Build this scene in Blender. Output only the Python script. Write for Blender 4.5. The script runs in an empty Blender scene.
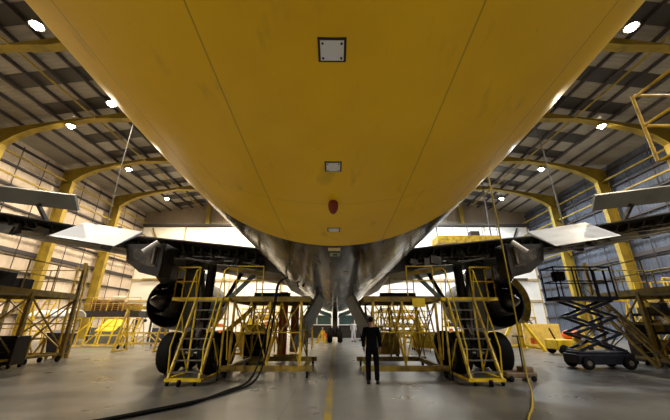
import bpy, math, random
from mathutils import Vector as V, Matrix
random.seed(7)
SC = bpy.context.scene
COL = SC.collection
R = math.radians

# ------------------------------------------------------------------ camera, world, exposure
cd = bpy.data.cameras.new('camera'); cam = bpy.data.objects.new('camera', cd); COL.objects.link(cam)
cd.sensor_width = 36; cd.lens = 36 * 310 / 670; cd.clip_end = 300; cd.clip_start = .05
cam.location = (0, 0, 1.61); cam.rotation_euler = (R(90 + 19.9), 0, 0)
SC.camera = cam
SC.view_settings.view_transform = 'Standard'; SC.view_settings.look = 'None'
SC.view_settings.gamma = 1; SC.view_settings.use_curve_mapping = False
SC.view_settings.exposure = 0.95
w = bpy.data.worlds.new('night'); SC.world = w; w.use_nodes = True
w.node_tree.nodes['Background'].inputs[0].default_value = (.02, .022, .03, 1)
w.node_tree.nodes['Background'].inputs[1].default_value = .3
WARM = (1, .84, .60); COOL = (.88, .94, 1); NEUT = (1, .93, .82)
LAMP_W = 2300

# ------------------------------------------------------------------ materials
def mat(name, col, rough=.5, metal=0, noise=0, scale=4, col2=None, bump=0, coat=0, emit=None, es=0, stretch=None, spec=.5):
    m = bpy.data.materials.new(name); m.use_nodes = True
    nt = m.node_tree; b = nt.nodes['Principled BSDF']
    b.inputs['Base Color'].default_value = (*col, 1); b.inputs['Roughness'].default_value = rough
    b.inputs['Metallic'].default_value = metal; b.inputs['Coat Weight'].default_value = coat
    b.inputs['Coat Roughness'].default_value = .12; b.inputs['Specular IOR Level'].default_value = spec
    if emit:
        b.inputs['Emission Color'].default_value = (*emit, 1); b.inputs['Emission Strength'].default_value = es
    if noise or bump:
        tc = nt.nodes.new('ShaderNodeTexCoord'); mp = nt.nodes.new('ShaderNodeMapping')
        nt.links.new(tc.outputs['Object'], mp.inputs[0])
        if stretch: mp.inputs['Scale'].default_value = stretch
        n = nt.nodes.new('ShaderNodeTexNoise'); n.inputs['Scale'].default_value = scale
        n.inputs['Detail'].default_value = 6; nt.links.new(mp.outputs[0], n.inputs[0])
        if noise:
            mx = nt.nodes.new('ShaderNodeMix'); mx.data_type = 'RGBA'
            mx.inputs[6].default_value = (*col, 1)
            c2 = col2 or tuple(c * (1 - noise) for c in col); mx.inputs[7].default_value = (*c2, 1)
            rp = nt.nodes.new('ShaderNodeMapRange'); rp.inputs[1].default_value = .42; rp.inputs[2].default_value = .68
            nt.links.new(n.outputs[0], rp.inputs[0]); nt.links.new(rp.outputs[0], mx.inputs[0])
            nt.links.new(mx.outputs[2], b.inputs['Base Color'])
        if bump:
            bp = nt.nodes.new('ShaderNodeBump'); bp.inputs['Strength'].default_value = bump; bp.inputs['Distance'].default_value = .02
            nt.links.new(n.outputs[0], bp.inputs['Height']); nt.links.new(bp.outputs[0], b.inputs['Normal'])
    return m

YEL = mat('safety_yellow_paint', (.62, .41, .012), .5, noise=.55, scale=3.5, col2=(.26, .16, .02))
OLDY = mat('dull_yellow_paint', (.30, .20, .015), .6, noise=.55, scale=3.5, col2=(.10, .07, .02))
YEL2 = mat('bright_yellow_paint', (.85, .60, .015), .45, noise=.35, scale=3)
FRAMEY = mat('frame_yellow_paint', (.34, .235, .02), .6, noise=.4, scale=1.2)
BLACK = mat('black_rubber', (.006, .006, .006), .75, spec=.2)
DARKM = mat('dark_grease_metal', (.03, .027, .024), .45, .4, noise=.6, scale=5, col2=(.09, .075, .055))
DARKG = mat('dark_grey_paint', (.022, .020, .019), .45, .1, noise=.6, scale=5, col2=(.035, .03, .024), spec=.3)
GREYP = mat('grey_panel_paint', (.13, .13, .11), .45, noise=.25, scale=1.5)
WINGG = mat('wing_grey_paint', (.055, .05, .045), .45, noise=.3, scale=1.5)
WHITEP = mat('white_panel_paint', (.82, .84, .86), .4, noise=.1, scale=1.5)
AILW = mat('bluish_white_paint', (.80, .86, .95), .4, noise=.1, scale=1.5)
GDOOR = mat('grey_door_paint', (.12, .12, .105), .5, noise=.6, scale=3, col2=(.05, .04, .03))
STEEL = mat('worn_steel', (.30, .29, .27), .35, .8, noise=.4, scale=8)
CHROME = mat('bare_metal', (.7, .68, .62), .25, 1)
NAVY = mat('navy_lift_paint', (.005, .007, .022), .5, noise=.3, spec=.3)
BLUEB = mat('blue_plastic', (.02, .028, .07), .5)
ORANGE = mat('orange_paint', (.75, .13, .02), .5)
REDC = mat('red_brown_cover', (.55, .05, .012), .5, noise=.4)
WOOD = mat('pallet_wood', (.42, .24, .07), .8, noise=.4, scale=5)
PALE = mat('pale_crate', (.55, .5, .4), .7, noise=.3, scale=3)
BEIGEY = mat('pale_yellow_board', (.85, .6, .12), .6, noise=.2)
GREENG = mat('lime_marking', (.45, .62, .12), .5)
TEAL = mat('blue_grey_primer', (.10, .17, .19), .4, .2, noise=.4)
GLASS = mat('dark_glass', (.05, .09, .09), .1)
CLOTHB = mat('black_cloth', (.003, .003, .004), .95, spec=.05)
SKIN = mat('skin', (.30, .15, .09), .6)
HAIR = mat('dark_hair', (.006, .005, .004), .8, spec=.1)
CLOTHW = mat('white_overalls', (.7, .68, .72), .9)
LAMPM = mat('lamp_bulb', (1, 1, 1), .5, emit=(1, .88, .66), es=60)
LAMPC = mat('lamp_bulb_cool', (1, 1, 1), .5, emit=(.85, .93, 1), es=60)
YHOSE = mat('yellow_hose_rubber', (.42, .30, .02), .6)
WIRE = mat('grey_cable', (.08, .08, .075), .6)
NETM = mat('dark_mesh_panel', (.02, .02, .018), .9)

# ------------------------------------------------------------------ mesh builder
def frame(d, up=V((0, 0, 1))):
    d = d.normalized()
    if abs(d.dot(up)) > .98: up = V((0, 1, 0))
    s = d.cross(up).normalized(); return s, s.cross(d).normalized()

class MB:
    def __init__(s): s.v = []; s.f = []; s.s = []
    def add(s, vs, fs, sm=False):
        o = len(s.v); s.v += [tuple(p) for p in vs]
        for f in fs: s.f.append([i + o for i in f]); s.s.append(sm)
        return s
    def box(s, c, d, rz=0, rx=0, ry=0):
        M = Matrix.Rotation(rz, 3, 'Z') @ Matrix.Rotation(ry, 3, 'Y') @ Matrix.Rotation(rx, 3, 'X')
        c = V(c); vs = [c + M @ V((x * d[0] / 2, y * d[1] / 2, z * d[2] / 2)) for x in (-1, 1) for y in (-1, 1) for z in (-1, 1)]
        return s.add(vs, [(0, 1, 3, 2), (4, 6, 7, 5), (0, 4, 5, 1), (2, 3, 7, 6), (0, 2, 6, 4), (1, 5, 7, 3)])
    def bar(s, a, b, w, h=None, up=(0, 0, 1)):
        a = V(a); b = V(b); h = h or w; x, y = frame(b - a, V(up))
        vs = [p + x * (i * w / 2) + y * (j * h / 2) for p in (a, b) for i, j in ((-1, -1), (1, -1), (1, 1), (-1, 1))]
        return s.add(vs, [(0, 3, 2, 1), (4, 5, 6, 7), (0, 1, 5, 4), (1, 2, 6, 5), (2, 3, 7, 6), (3, 0, 4, 7)])
    def tube(s, a, b, r, r2=None, n=8):
        a = V(a); b = V(b); r2 = r if r2 is None else r2; x, y = frame(b - a)
        vs = []
        for p, q in ((a, r), (b, r2)):
            for i in range(n):
                t = 2 * math.pi * i / n; vs.append(p + (x * math.cos(t) + y * math.sin(t)) * q)
        s.add(vs, [(i, (i + 1) % n, n + (i + 1) % n, n + i) for i in range(n)], True)
        return s.add(vs, [tuple(range(n))[::-1], tuple(range(n, 2 * n))])
    def path(s, pts, r, n=8):
        pts = [V(p) for p in pts]; vs = []; up = V((0, 0, 1))
        for k, p in enumerate(pts):
            d = pts[min(k + 1, len(pts) - 1)] - pts[max(k - 1, 0)]
            d.normalize()
            if k == 0: x, y = frame(d)
            else: x = (x - d * x.dot(d)).normalized(); y = x.cross(d).normalized()
            for i in range(n):
                t = 2 * math.pi * i / n; vs.append(p + (x * math.cos(t) + y * math.sin(t)) * r)
        m = len(pts); fs = []
        for k in range(m - 1):
            for i in range(n): fs.append((k * n + i, k * n + (i + 1) % n, (k + 1) * n + (i + 1) % n, (k + 1) * n + i))
        s.add(vs, fs, True)
        return s.add(vs, [tuple(range(n)), tuple(range((m - 1) * n, m * n))[::-1]])
    def lathe(s, prof, o, ax, n=24, smooth=True, caps=False):
        o = V(o); ax = V(ax).normalized(); x, y = frame(ax); vs = []
        for r, t in prof:
            for i in range(n):
                a = 2 * math.pi * i / n; vs.append(o + ax * t + (x * math.cos(a) + y * math.sin(a)) * r)
        m = len(prof)
        fs = [(k * n + i, k * n + (i + 1) % n, (k + 1) * n + (i + 1) % n, (k + 1) * n + i) for k in range(m - 1) for i in range(n)]
        s.add(vs, fs, smooth)
        if caps: s.add(vs, [tuple(range(n))[::-1], tuple(range((m - 1) * n, m * n))])
        return s
    def loft(s, rings, smooth=True, caps=True):
        n = len(rings[0]); vs = [p for r in rings for p in r]
        s.add(vs, [(k * n + i, k * n + (i + 1) % n, (k + 1) * n + (i + 1) % n, (k + 1) * n + i) for k in range(len(rings) - 1) for i in range(n)], smooth)
        if caps: s.add(vs, [tuple(range(n))[::-1], tuple(range((len(rings) - 1) * n, len(rings) * n))])
        return s
    def prism(s, poly, vec):
        a = [V(p) for p in poly]; b = [p + V(vec) for p in a]; return s.loft([a, b], False)
    def sphere(s, c, r, n=14):
        c = V(c); r = V(r) if not isinstance(r, (int, float)) else V((r, r, r))
        rings = []
        for k in range(1, n // 2 + 1):
            p = math.pi * k / (n // 2 + 1)
            rings.append([c + V((r.x * math.sin(p) * math.cos(2 * math.pi * i / n), r.y * math.sin(p) * math.sin(2 * math.pi * i / n), -r.z * math.cos(p))) for i in range(n)])
        return s.loft(rings, True, True)
    def build(s, name, m, parent=None, label=None, bevel=0):
        me = bpy.data.meshes.new(name); off = woff(parent)
        me.from_pydata([V(p) - off for p in s.v], [], s.f); me.update()
        me.polygons.foreach_set('use_smooth', s.s)
        import bmesh
        bm = bmesh.new(); bm.from_mesh(me); bmesh.ops.recalc_face_normals(bm, faces=bm.faces); bm.to_mesh(me); bm.free()
        me.materials.append(m)
        o = bpy.data.objects.new(name, me); COL.objects.link(o); o.parent = parent
        if label: o['label'] = label
        if bevel:
            b = o.modifiers.new('bevel', 'BEVEL'); b.width = bevel; b.segments = 2; b.limit_method = 'ANGLE'
        return o

def woff(o):
    p = V((0, 0, 0))
    while o: p += V(o.location); o = o.parent
    return p
def tag(o, label, cat, group=None, kind=None):
    o['label'] = label; o['category'] = cat
    if group: o['group'] = group
    if kind: o['kind'] = kind
    return o
def thing(name, label, cat, loc=(0, 0, 0), group=None):
    o = bpy.data.objects.new(name, None); COL.objects.link(o); o.location = loc; o.empty_display_size = .2
    return tag(o, label, cat, group)
def struct(mb, name, m, label=None, parent=None):
    o = mb.build(name, m, parent)
    if not parent: o['kind'] = 'structure'
    if label: o['label'] = label
    return o
def dup(o, parent=None):
    c = o.copy(); COL.objects.link(c); c.parent = parent
    for ch in list(o.children): dup(ch, c)
    return c

# ------------------------------------------------------------------ hangar shell
WX = 27.3; Y0 = -14; Y1 = 42.2; EAVE = 16.4; SL = .16
def roofz(x): return EAVE + SL * (WX - abs(x))

def floor_material():
    m = bpy.data.materials.new('polished_concrete'); m.use_nodes = True; nt = m.node_tree; L = nt.links.new
    b = nt.nodes['Principled BSDF']; tc = nt.nodes.new('ShaderNodeTexCoord')
    def noise(sc, det=6, st=None):
        n = nt.nodes.new('ShaderNodeTexNoise'); n.inputs['Scale'].default_value = sc; n.inputs['Detail'].default_value = det
        mp = nt.nodes.new('ShaderNodeMapping'); L(tc.outputs['Object'], mp.inputs[0]); L(mp.outputs[0], n.inputs[0])
        if st: mp.inputs['Scale'].default_value = st
        return n.outputs[0]
    def mrange(v, a, c, d=0, e=1):
        r = nt.nodes.new('ShaderNodeMapRange'); L(v, r.inputs[0])
        for i, q in enumerate((a, c, d, e)): r.inputs[i + 1].default_value = q
        return r.outputs[0]
    def mix(f, a, c):
        x = nt.nodes.new('ShaderNodeMix'); x.data_type = 'RGBA'; L(f, x.inputs[0])
        for i, q in ((6, a), (7, c)):
            if isinstance(q, tuple): x.inputs[i].default_value = (*q, 1)
            else: L(q, x.inputs[i])
        return x.outputs[2]
    def math_(op, a, c=None):
        x = nt.nodes.new('ShaderNodeMath'); x.operation = op
        for i, q in ((0, a), (1, c)):
            if q is None: continue
            if isinstance(q, (int, float)): x.inputs[i].default_value = q
            else: L(q, x.inputs[i])
        return x.outputs[0]
    c = mix(mrange(noise(.35), .35, .7), (.165, .16, .15), (.115, .111, .104))
    c = mix(mrange(noise(2.2, 8, (1, .4, 1)), .5, .9, 0, .4), c, (.11, .10, .085))
    c = mix(mrange(noise(.55, 3), .6, .78, 0, .75), c, (.06, .045, .02))
    sp = nt.nodes.new('ShaderNodeSeparateXYZ'); L(tc.outputs['Object'], sp.inputs[0])
    def joints(o, per, off):
        t = math_('ABSOLUTE', math_('SUBTRACT', math_('FRACT', math_('DIVIDE', math_('ADD', o, off), per)), .5))
        return math_('LESS_THAN', t, .02 / per / 1.0)
    j = math_('MAXIMUM', joints(sp.outputs[0], 6, 100), joints(sp.outputs[1], 6, 100.8))
    c = mix(math_('MULTIPLY', j, .5), c, (.08, .07, .06))
    L(c, b.inputs['Base Color'])
    L(mrange(noise(.8, 3), .3, .7, .26, .38), b.inputs['Roughness'])
    return m
struct(MB().box((0, (Y0 + Y1) / 2, -.1), (2 * WX, Y1 - Y0, .2)), 'floor', floor_material())

LINEY = mat('worn_floor_line', (.24, .17, .03), .45, noise=.9, scale=3, col2=(.15, .13, .09))
tag(MB().box((-.13, 19, .003), (.15, 34, .006)).build('floor_marking', LINEY), 'worn yellow guide line painted down the middle of the hangar floor', 'floor marking')

def cladding(name, c, c2, period=.33, axis=1, dirt=.3):
    m = mat(name, c, .65, noise=dirt, scale=.5, col2=c2); nt = m.node_tree; L = nt.links.new
    wv = nt.nodes.new('ShaderNodeTexWave'); wv.wave_type = 'BANDS'; wv.bands_direction = 'XYZ'[axis]
    wv.inputs['Scale'].default_value = .314 / period; tc = nt.nodes.new('ShaderNodeTexCoord'); L(tc.outputs['Object'], wv.inputs[0])
    bp = nt.nodes.new('ShaderNodeBump'); bp.inputs['Strength'].default_value = .6; bp.inputs['Distance'].default_value = .04
    L(wv.outputs['Fac'], bp.inputs['Height']); L(bp.outputs[0], nt.nodes['Principled BSDF'].inputs['Normal'])
    return m
WL = cladding('cream_cladding', (.60, .50, .41), (.42, .34, .27))
WR = cladding('blue_grey_cladding', (.075, .09, .125), (.055, .065, .09))
WB = cladding('gable_cladding', (.30, .24, .17), (.24, .19, .14), axis=0)
RF = cladding('roof_cladding', (.33, .30, .25), (.24, .21, .17), axis=1)
WD = mat('white_door_sheet', (.88, .86, .80), .6, noise=.08, scale=.6)
GIRT = mat('dark_purlin', (.055, .045, .045), .7)
GIRTL = mat('grey_girt', (.035, .03, .035), .7)
ROOFL = mat('dark_rooflight', (.035, .03, .025), .4)

struct(MB().box((-WX - .1, (Y0 + Y1) / 2, EAVE / 2), (.2, Y1 - Y0, EAVE)), 'wall_left', WL)
struct(MB().box((WX + .1, (Y0 + Y1) / 2, EAVE / 2), (.2, Y1 - Y0, EAVE)), 'wall_right', WR)
ridge = roofz(0)
gp = [(-WX, 0), (WX, 0), (WX, EAVE), (0, ridge), (-WX, EAVE)]
struct(MB().prism([(x, Y1, z) for x, z in gp], (0, .2, 0)), 'wall_back', WB)
struct(MB().prism([(x, Y0 - .2, z) for x, z in gp], (0, .2, 0)), 'wall_front', WB)
cl = MB()
for s in (-1, 1):
    cl.prism([(0, Y0, ridge), (s * WX, Y0, EAVE), (s * WX, Y0, EAVE + .15), (0, Y0, ridge + .15)], (0, Y1 - Y0, 0))
ceil = struct(cl, 'ceiling', RF)
rl = MB()
for y in (-9.4, -4.8, -2.3, 2.4, 4.9, 9.4, 12, 16.5, 19.4, 23.6, 26.4, 30.6, 33.4, 37.6, 40.2):
    for s in (-1, 1):
        rl.prism([(s * 1, y, roofz(1) - .04), (s * 22.6, y, roofz(22.6) - .04), (s * 22.6, y, roofz(22.6) - .005), (s * 1, y, roofz(1) - .005)], (0, 1.25, 0))
rl.build('rooflight', ROOFL, ceil, 'unlit dark rooflight strip')

tn = [0]
def trim(mb, m, label):
    tn[0] += 1; return struct(mb, 'trim_%d' % tn[0], m, label)
pm = MB(); x = 1.2
while x < 26.5:
    for s in (-1, 1): pm.box((s * x, (Y0 + Y1) / 2, roofz(x) - .17), (.09, Y1 - Y0, .24))
    x += 1.5
trim(pm, GIRT, 'dark roof purlins running the length of the hangar')
for s, m, t in ((-1, GIRTL, 'left'), (1, GIRT, 'right')):
    g = MB(); z = 2.2
    while z < 16:
        g.box((s * (WX - .1), (Y0 + Y1) / 2, z), (.2, Y1 - Y0, .34 if abs(z - 7.2) < .6 else .16)); z += 1.7
    for y in [Y0 + 2.35 * k for k in range(1, 24)]: g.tube((s * (WX - .22), y, 1), (s * (WX - .22), y, 16), .035, n=5)
    trim(g, m, 'wall girts and sag rods on the %s wall' % t)
    g = MB()
    for z, d in ((9.2, .12), (13, .14), (14.7, .14)):
        g.box((s * (WX - .75), (Y0 + Y1) / 2, z), (d, Y1 - Y0, d))
    g.box((s * 19.2, (Y0 + Y1) / 2, 17.0), (.10, Y1 - Y0, .10))
    trim(g, FRAMEY, 'thin yellow tie rails along the %s side' % t)

def portal(y):
    fr = thing('portal_frame', 'yellow steel portal frame number', 'steel frame', (0, y, 0), 'steel portal frames across the hangar')
    fr['kind'] = 'structure'
    for s in (-1, 1):
        cw = MB()
        # web, tapering
        cw.prism([(s * 26.25, y - .03, 0), (s * (WX - .3), y - .03, 0), (s * (WX - .3), y - .03, 14.9), (s * 26.0, y - .03, 14.7)], (0, .06, 0))
        cw.bar((s * 26.25, y, 0), (s * 26.0, y, 14.7), .05, .42, up=(1, 0, 0)) if False else None
        cw.prism([(s * 26.28, y - .22, 0), (s * 26.22, y - .22, 0), (s * 25.97, y - .22, 14.7), (s * 26.03, y - .22, 14.7)], (0, .44, 0))
        cw.box((s * (WX - .27), y, 8), (.06, .44, 16))
        cw.build('column', FRAMEY, fr)
        un = [(26.0, 14.7), (25.2, 15.35), (24.0, 15.95), (22.0, 16.5), (19.5, 16.95)]
        x = 17
        while x > 0: un.append((x, roofz(x) - 1.1)); x -= 3
        un.append((0, ridge - 1.1))
        r = MB()
        poly = [(s * a, y - .03, min(b, roofz(a) - .4)) for a, b in un]
        top = [(s * a, y - .03, roofz(a) - .3) for a, b in un[::-1]]
        n = len(un)
        for k in range(n - 1):
            a, b = un[k], un[k + 1]
            za, zb = a[1], b[1]; ta, tb = roofz(a[0]) - .3, roofz(b[0]) - .3
            if k == 0:
                r.prism([(s * a[0], y - .03, za), (s * b[0], y - .03, zb), (s * b[0], y - .03, tb), (s * (WX - .25), y - .03, roofz(WX) - .3), (s * (WX - .25), y - .03, za)], (0, .06, 0))
            else:
                r.prism([(s * a[0], y - .03, za), (s * b[0], y - .03, zb), (s * b[0], y - .03, tb), (s * a[0], y - .03, ta)], (0, .06, 0))
            r.prism([(s * a[0], y - .27, za), (s * b[0], y - .27, zb), (s * b[0], y - .27, zb + .06), (s * a[0], y - .27, za + .06)], (0, .54, 0))
        r.build('rafter', FRAMEY, fr)
    return fr
FL = {14.1: 'first yellow portal frame overhead, cut by the top corners of the photo', 21.1: 'yellow portal frame nearest of those whose knees show above the wings',
      28.1: 'yellow portal frame in the middle of the row, its left column behind the white aileron', 35.2: 'farthest free-standing yellow portal frame before the end wall'}
for y in (-7, 0, 7.0, 14.1, 21.1, 28.1, 35.2):
    f = portal(y); f['label'] = FL.get(y, 'yellow steel portal frame behind or above the camera, hidden by the aircraft')

# end wall: white doors, rails, posts
dm = MB(); 
for k in range(8):
    xx = -24.5 + 7 * k
    dm.box((xx, Y1 - .12, 7.1), (6.9, .16, 14.2))
dr = struct(dm, 'door_1', WD, 'large white sliding hangar doors of the end wall')
g = MB()
for z in (4.2, 6.9): g.box((0, Y1 - .28, z), (54, .12, .28))
for k in range(9): g.box((-28 + 7 * k if abs(-28 + 7 * k) < 27 else 27 * (-1 if k == 0 else 1), Y1 - .26, 7.1), (.12, .1, 14.2))
g.build('door_rail', mat('tan_rail', (.5, .38, .2), .6), dr)
g = MB().box((0, Y1 - .3, 14.5), (54, .3, .25))
trim(g, GIRT, 'dark head beam of the sliding doors')
g = MB()
for x in (-18, -9, 0, 9, 18): g.box((x, Y1 - .4, 14.6 + (roofz(x) - 14.6) / 2), (.5, .3, roofz(x) - 14.6))
trim(g, FRAMEY, 'yellow gable posts of the end wall')
for x in (-25.5, 25.5):
    g = MB(); g.bar((x, Y1 - .5, 0.2), (x * .86, Y1 - .5, 7), .16); g.bar((x * .86, Y1 - .5, 7), (x, Y1 - .5, 14), .16); g.bar((x, Y1 - .5, 7), (x * .86, Y1 - .5, 7), .16)
    trim(g, FRAMEY if x < 0 else GIRTL, '%s corner bracing of the end wall' % ('yellow' if x < 0 else 'grey'))

# lamps ------------------------------------------------------------------
def lamp(x, y, z, cool, label, power=1.0):
    t = thing('high_bay_lamp', label, 'lamp', (x, y, z), 'high bay lamps under the roof')
    t.location = (x, y, z)
    MB().lathe([(.05, .45), (.12, .4), (.16, .2), (.34, -.05), (.36, -.05), (.18, .22), (.14, .44), (.05, .5)], (x, y, z), (0, 0, 1), 16).build('reflector', STEEL, t)
    MB().sphere((x, y, z + .02), .24, 10).build('bulb', LAMPC if cool else LAMPM, t)
    MB().tube((x, y, z + .45), (x, y, roofz(x) - .05), .02, n=5).build('rod', DARKM, t)
    ld = bpy.data.lights.new('lamp_light', 'SPOT'); ld.energy = LAMP_W * power; ld.color = (NEUT if y < 10 else COOL) if cool else WARM
    ld.spot_size = R(165); ld.spot_blend = .6; ld.shadow_soft_size = .25
    l = bpy.data.objects.new('lamp_light', ld); COL.objects.link(l); l.location = (0, 0, -.22); l.parent = t
ln = {(-21.3, 21.2): 'glowing high bay lamp nearest on the left, under the nearest visible frame', (-21.3, 28.7): 'second glowing high bay lamp along the left roof',
      (-21.5, 36.8): 'farthest glowing high bay lamp on the left near the end wall', (21.5, 21.2): 'glowing high bay lamp nearest on the right, by the raised basket',
      (21.3, 28.7): 'second bright high bay lamp along the right roof', (21.3, 36.8): 'small bluish white lamp farthest on the right near the end wall',
      (-15.9, 12.2): 'lamp peeking past the yellow fuselage at the top left corner', (15.9, 12.3): 'lamp peeking past the yellow fuselage at the top right',
      (-16.2, 18.5): 'lamp just touching the left edge of the yellow fuselage'}
for (x, y), lb in ln.items(): lamp(x, y, 16.5, x > 0 and y > 25, lb)
for x, y in ((-21.3, 7), (21.3, 7), (-21.3, -5), (21.3, -5), (-17, -9), (17, -9), (-8, 37), (8, 37), (-14, 38), (14, 38), (0, 34), (-9, 27), (9, 27)):
    lb = ('far', 'near', 'rearmost')[0 if y > 20 else 1 if y > 0 else 2] + ' high bay lamp ' + ('hidden above the aircraft' if y > 20 else 'overhead outside the picture')
    lb += ', %s%s' % ({True: 'left', False: 'right'}[x < 0] if x else 'middle', (' side over row %s' % {7: 'one', -5: 'two', -9: 'three', 37: 'four', 38: 'five', 34: 'six', 27: 'seven'}[y]))
    lamp(x, y, 16.5, (x > 0 and y > 25) or y < 10, lb, 2.0 if y < 10 else 1.5)

# ------------------------------------------------------------------ aircraft
AC = thing('aircraft', 'large jet airliner overhead with yellow rear belly and dark forward belly, flaps removed', 'aircraft', (0, 12, 0))
def fus_section(y):
    T = [(-24, .35, 7.4), (-18, 1.0, 6.95), (-12, 1.6, 6.4), (-7, 2.15, 5.9), (-3, 2.43, 5.60), (0, 2.60, 5.37), (1.3, 2.61, 5.25), (2.6, 2.6, 5.12), (4, 2.6, 5.08), (30, 2.6, 5.08),
         (32, 2.45, 5.0), (33.5, 2.15, 4.85), (35, 1.55, 4.6), (36, .85, 4.4), (36.5, .25, 4.3)]
    for a, b in zip(T, T[1:]):
        if a[0] <= y <= b[0]:
            t = (y - a[0]) / (b[0] - a[0]); t2 = t
            return a[1] + (b[1] - a[1]) * t2, a[2] + (b[2] - a[2]) * t2
    return T[-1][1], T[-1][2]
def smooth_sec(y):
    rs = [fus_section(max(-24, min(36.5, y + d))) for d in (-1, -.5, 0, .5, 1)] if y < 31 else [fus_section(y)]
    return sum(r[0] for r in rs) / len(rs), sum(r[1] for r in rs) / len(rs)
ys = [-24 + .5 * k for k in range(121)] + [36.4]
NS = 96
rings = []
for y in ys:
    r, zc = smooth_sec(y)
    rings.append([V((r * math.sin(2 * math.pi * i / NS), y, zc - r * math.cos(2 * math.pi * i / NS))) for i in range(NS)])
def belly(x, y):
    r, zc = smooth_sec(y); return zc - math.sqrt(max(r * r - x * x, 0))

def fuselage_material():
    m = bpy.data.materials.new('fuselage_livery'); m.use_nodes = True; nt = m.node_tree; L = nt.links.new
    b = nt.nodes['Principled BSDF']; tc = nt.nodes.new('ShaderNodeTexCoord'); sp = nt.nodes.new('ShaderNodeSeparateXYZ'); L(tc.outputs['Object'], sp.inputs[0])
    X, Y, Z = sp.outputs
    def M(op, a, c=None):
        x = nt.nodes.new('ShaderNodeMath'); x.operation = op
        for i, q in ((0, a), (1, c)):
            if q is None: continue
            if isinstance(q, (int, float)): x.inputs[i].default_value = q
            else: L(q, x.inputs[i])
        return x.outputs[0]
    def N(sc, st=None, det=6):
        n = nt.nodes.new('ShaderNodeTexNoise'); n.inputs['Scale'].default_value = sc; n.inputs['Detail'].default_value = det
        mp = nt.nodes.new('ShaderNodeMapping'); L(tc.outputs['Object'], mp.inputs[0]); L(mp.outputs[0], n.inputs[0])
        if st: mp.inputs['Scale'].default_value = st
        return n.outputs[0]
    def mr(v, a, c, d=0, e=1):
        r = nt.nodes.new('ShaderNodeMapRange'); L(v, r.inputs[0])
        for i, q in enumerate((a, c, d, e)): r.inputs[i + 1].default_value = q
        return r.outputs[0]
    def mix(f, a, c):
        x = nt.nodes.new('ShaderNodeMix'); x.data_type = 'RGBA'; L(f, x.inputs[0])
        for i, q in ((6, a), (7, c)):
            if isinstance(q, tuple): x.inputs[i].default_value = (*q, 1)
            else: L(q, x.inputs[i])
        return x.outputs[2]
    y = mix(mr(N(1.2), .4, .7), (1.0, .61, .0015), (.88, .52, .0015))
    y = mix(mr(N(9, (1, .25, 1)), .62, .75, 0, .35), y, (.35, .22, .02))
    y = mix(mr(N(14), .74, .78, 0, .6), y, (.12, .09, .02))
    d = mix(mr(N(2.2, (3, .3, 3)), .4, .7), (.004, .003, .005), (.022, .015, .016))
    ax = M('ABSOLUTE', X)
    seam = M('LESS_THAN', M('ABSOLUTE', M('SUBTRACT', ax, .57)), .004)
    seam = M('MAXIMUM', seam, M('LESS_THAN', M('ABSOLUTE', M('SUBTRACT', ax, 1.34)), .005))
    fr = M('LESS_THAN', M('ABSOLUTE', M('SUBTRACT', M('FRACT', M('DIVIDE', M('ADD', Y, 100.9), 2.1)), .5)), .002)
    sm = M('MAXIMUM', M('MULTIPLY', seam, .55), M('MULTIPLY', fr, .3))
    y = mix(sm, y, (.20, .12, .01))
    dark = M('GREATER_THAN', M('ADD', Y, M('MULTIPLY', M('MULTIPLY', X, X), .08)), 3.74 - 12)
    col = mix(dark, y, d)
    L(col, b.inputs['Base Color'])
    rx = nt.nodes.new('ShaderNodeMix'); rx.data_type = 'FLOAT'; L(dark, rx.inputs[0]); L(mr(N(2.5, (1, .3, 1)),   .3, .7, .30, .45), rx.inputs[2]); L(mr(N(2.5, (3, .3, 3)), .3, .7, .10, .30), rx.inputs[3])
    L(rx.outputs[0], b.inputs['Roughness']); b.inputs['IOR'].default_value = 1.45
    L(mr(dark, 0, 1, 0, .08), b.inputs['Coat Weight']); L(mr(dark, 0, 1, .45, .38), b.inputs['Specular IOR Level']); b.inputs['Coat Roughness'].default_value = .06
    bp = nt.nodes.new('ShaderNodeBump'); bp.inputs['Strength'].default_value = .25; bp.inputs['Distance'].default_value = .02
    L(M('ADD', N(.7, (1, .35, 1), 2), M('MULTIPLY', seam, -.10)), bp.inputs['Height']); L(bp.outputs[0], b.inputs['Normal'])
    return m
FUS = MB().loft(rings).build('fuselage', fuselage_material(), AC)

def belly_patch(x0, x1, y0, y1, drop, name, m, label=None, rnd=.0):
    """thin plate following the belly"""
    mb = MB(); nx = 4
    low = []; hi = []
    for iy in range(3):
        yy = y0 + (y1 - y0) * iy / 2
        low.append([V((x0 + (x1 - x0) * i / nx, yy, belly(x0 + (x1 - x0) * i / nx, yy) - drop)) for i in range(nx + 1)])
        hi.append([V((x0 + (x1 - x0) * i / nx, yy, belly(x0 + (x1 - x0) * i / nx, yy) + .01)) for i in range(nx + 1)])
    mb.loft([a + b[::-1] for a, b in zip(low, hi)], False)
    return mb.build(name, m, FUS, label)
# centre-line service panels: white plates with dark surrounds
for yc, w_, l_ in ((.985, .105, .10), (1.86, .10, .11), (3.10, .12, .11)):
    belly_patch(-.012 - w_ / 2 - .006, -.012 + w_ / 2 + .006, yc - l_ / 2 - .006, yc + l_ / 2 + .006, .002, 'panel_surround', DARKG, 'dark surround of a white belly panel')
    belly_patch(-.012 - w_ / 2 + .004, -.012 + w_ / 2 - .004, yc - l_ / 2 + .004, yc + l_ / 2 - .004, .005, 'service_panel', WHITEP, 'small white belly panel')
    for i in (-1, 1):
        for j in (-1, 1):
            xx = -.012 + i * (w_ / 2 - .014); yy = yc + j * (l_ / 2 - .016)
            MB().tube((xx, yy, belly(xx, yy)), (xx, yy, belly(xx, yy) - .008), .005, n=8).build('screw', DARKG, FUS)
belly_patch(-.09, .07, 3.84, 3.99, .004, 'marking_plate', mat('pale_yellow_plate', (.85, .70, .30), .6), 'pale yellow plate just ahead of the paint edge')
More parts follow.
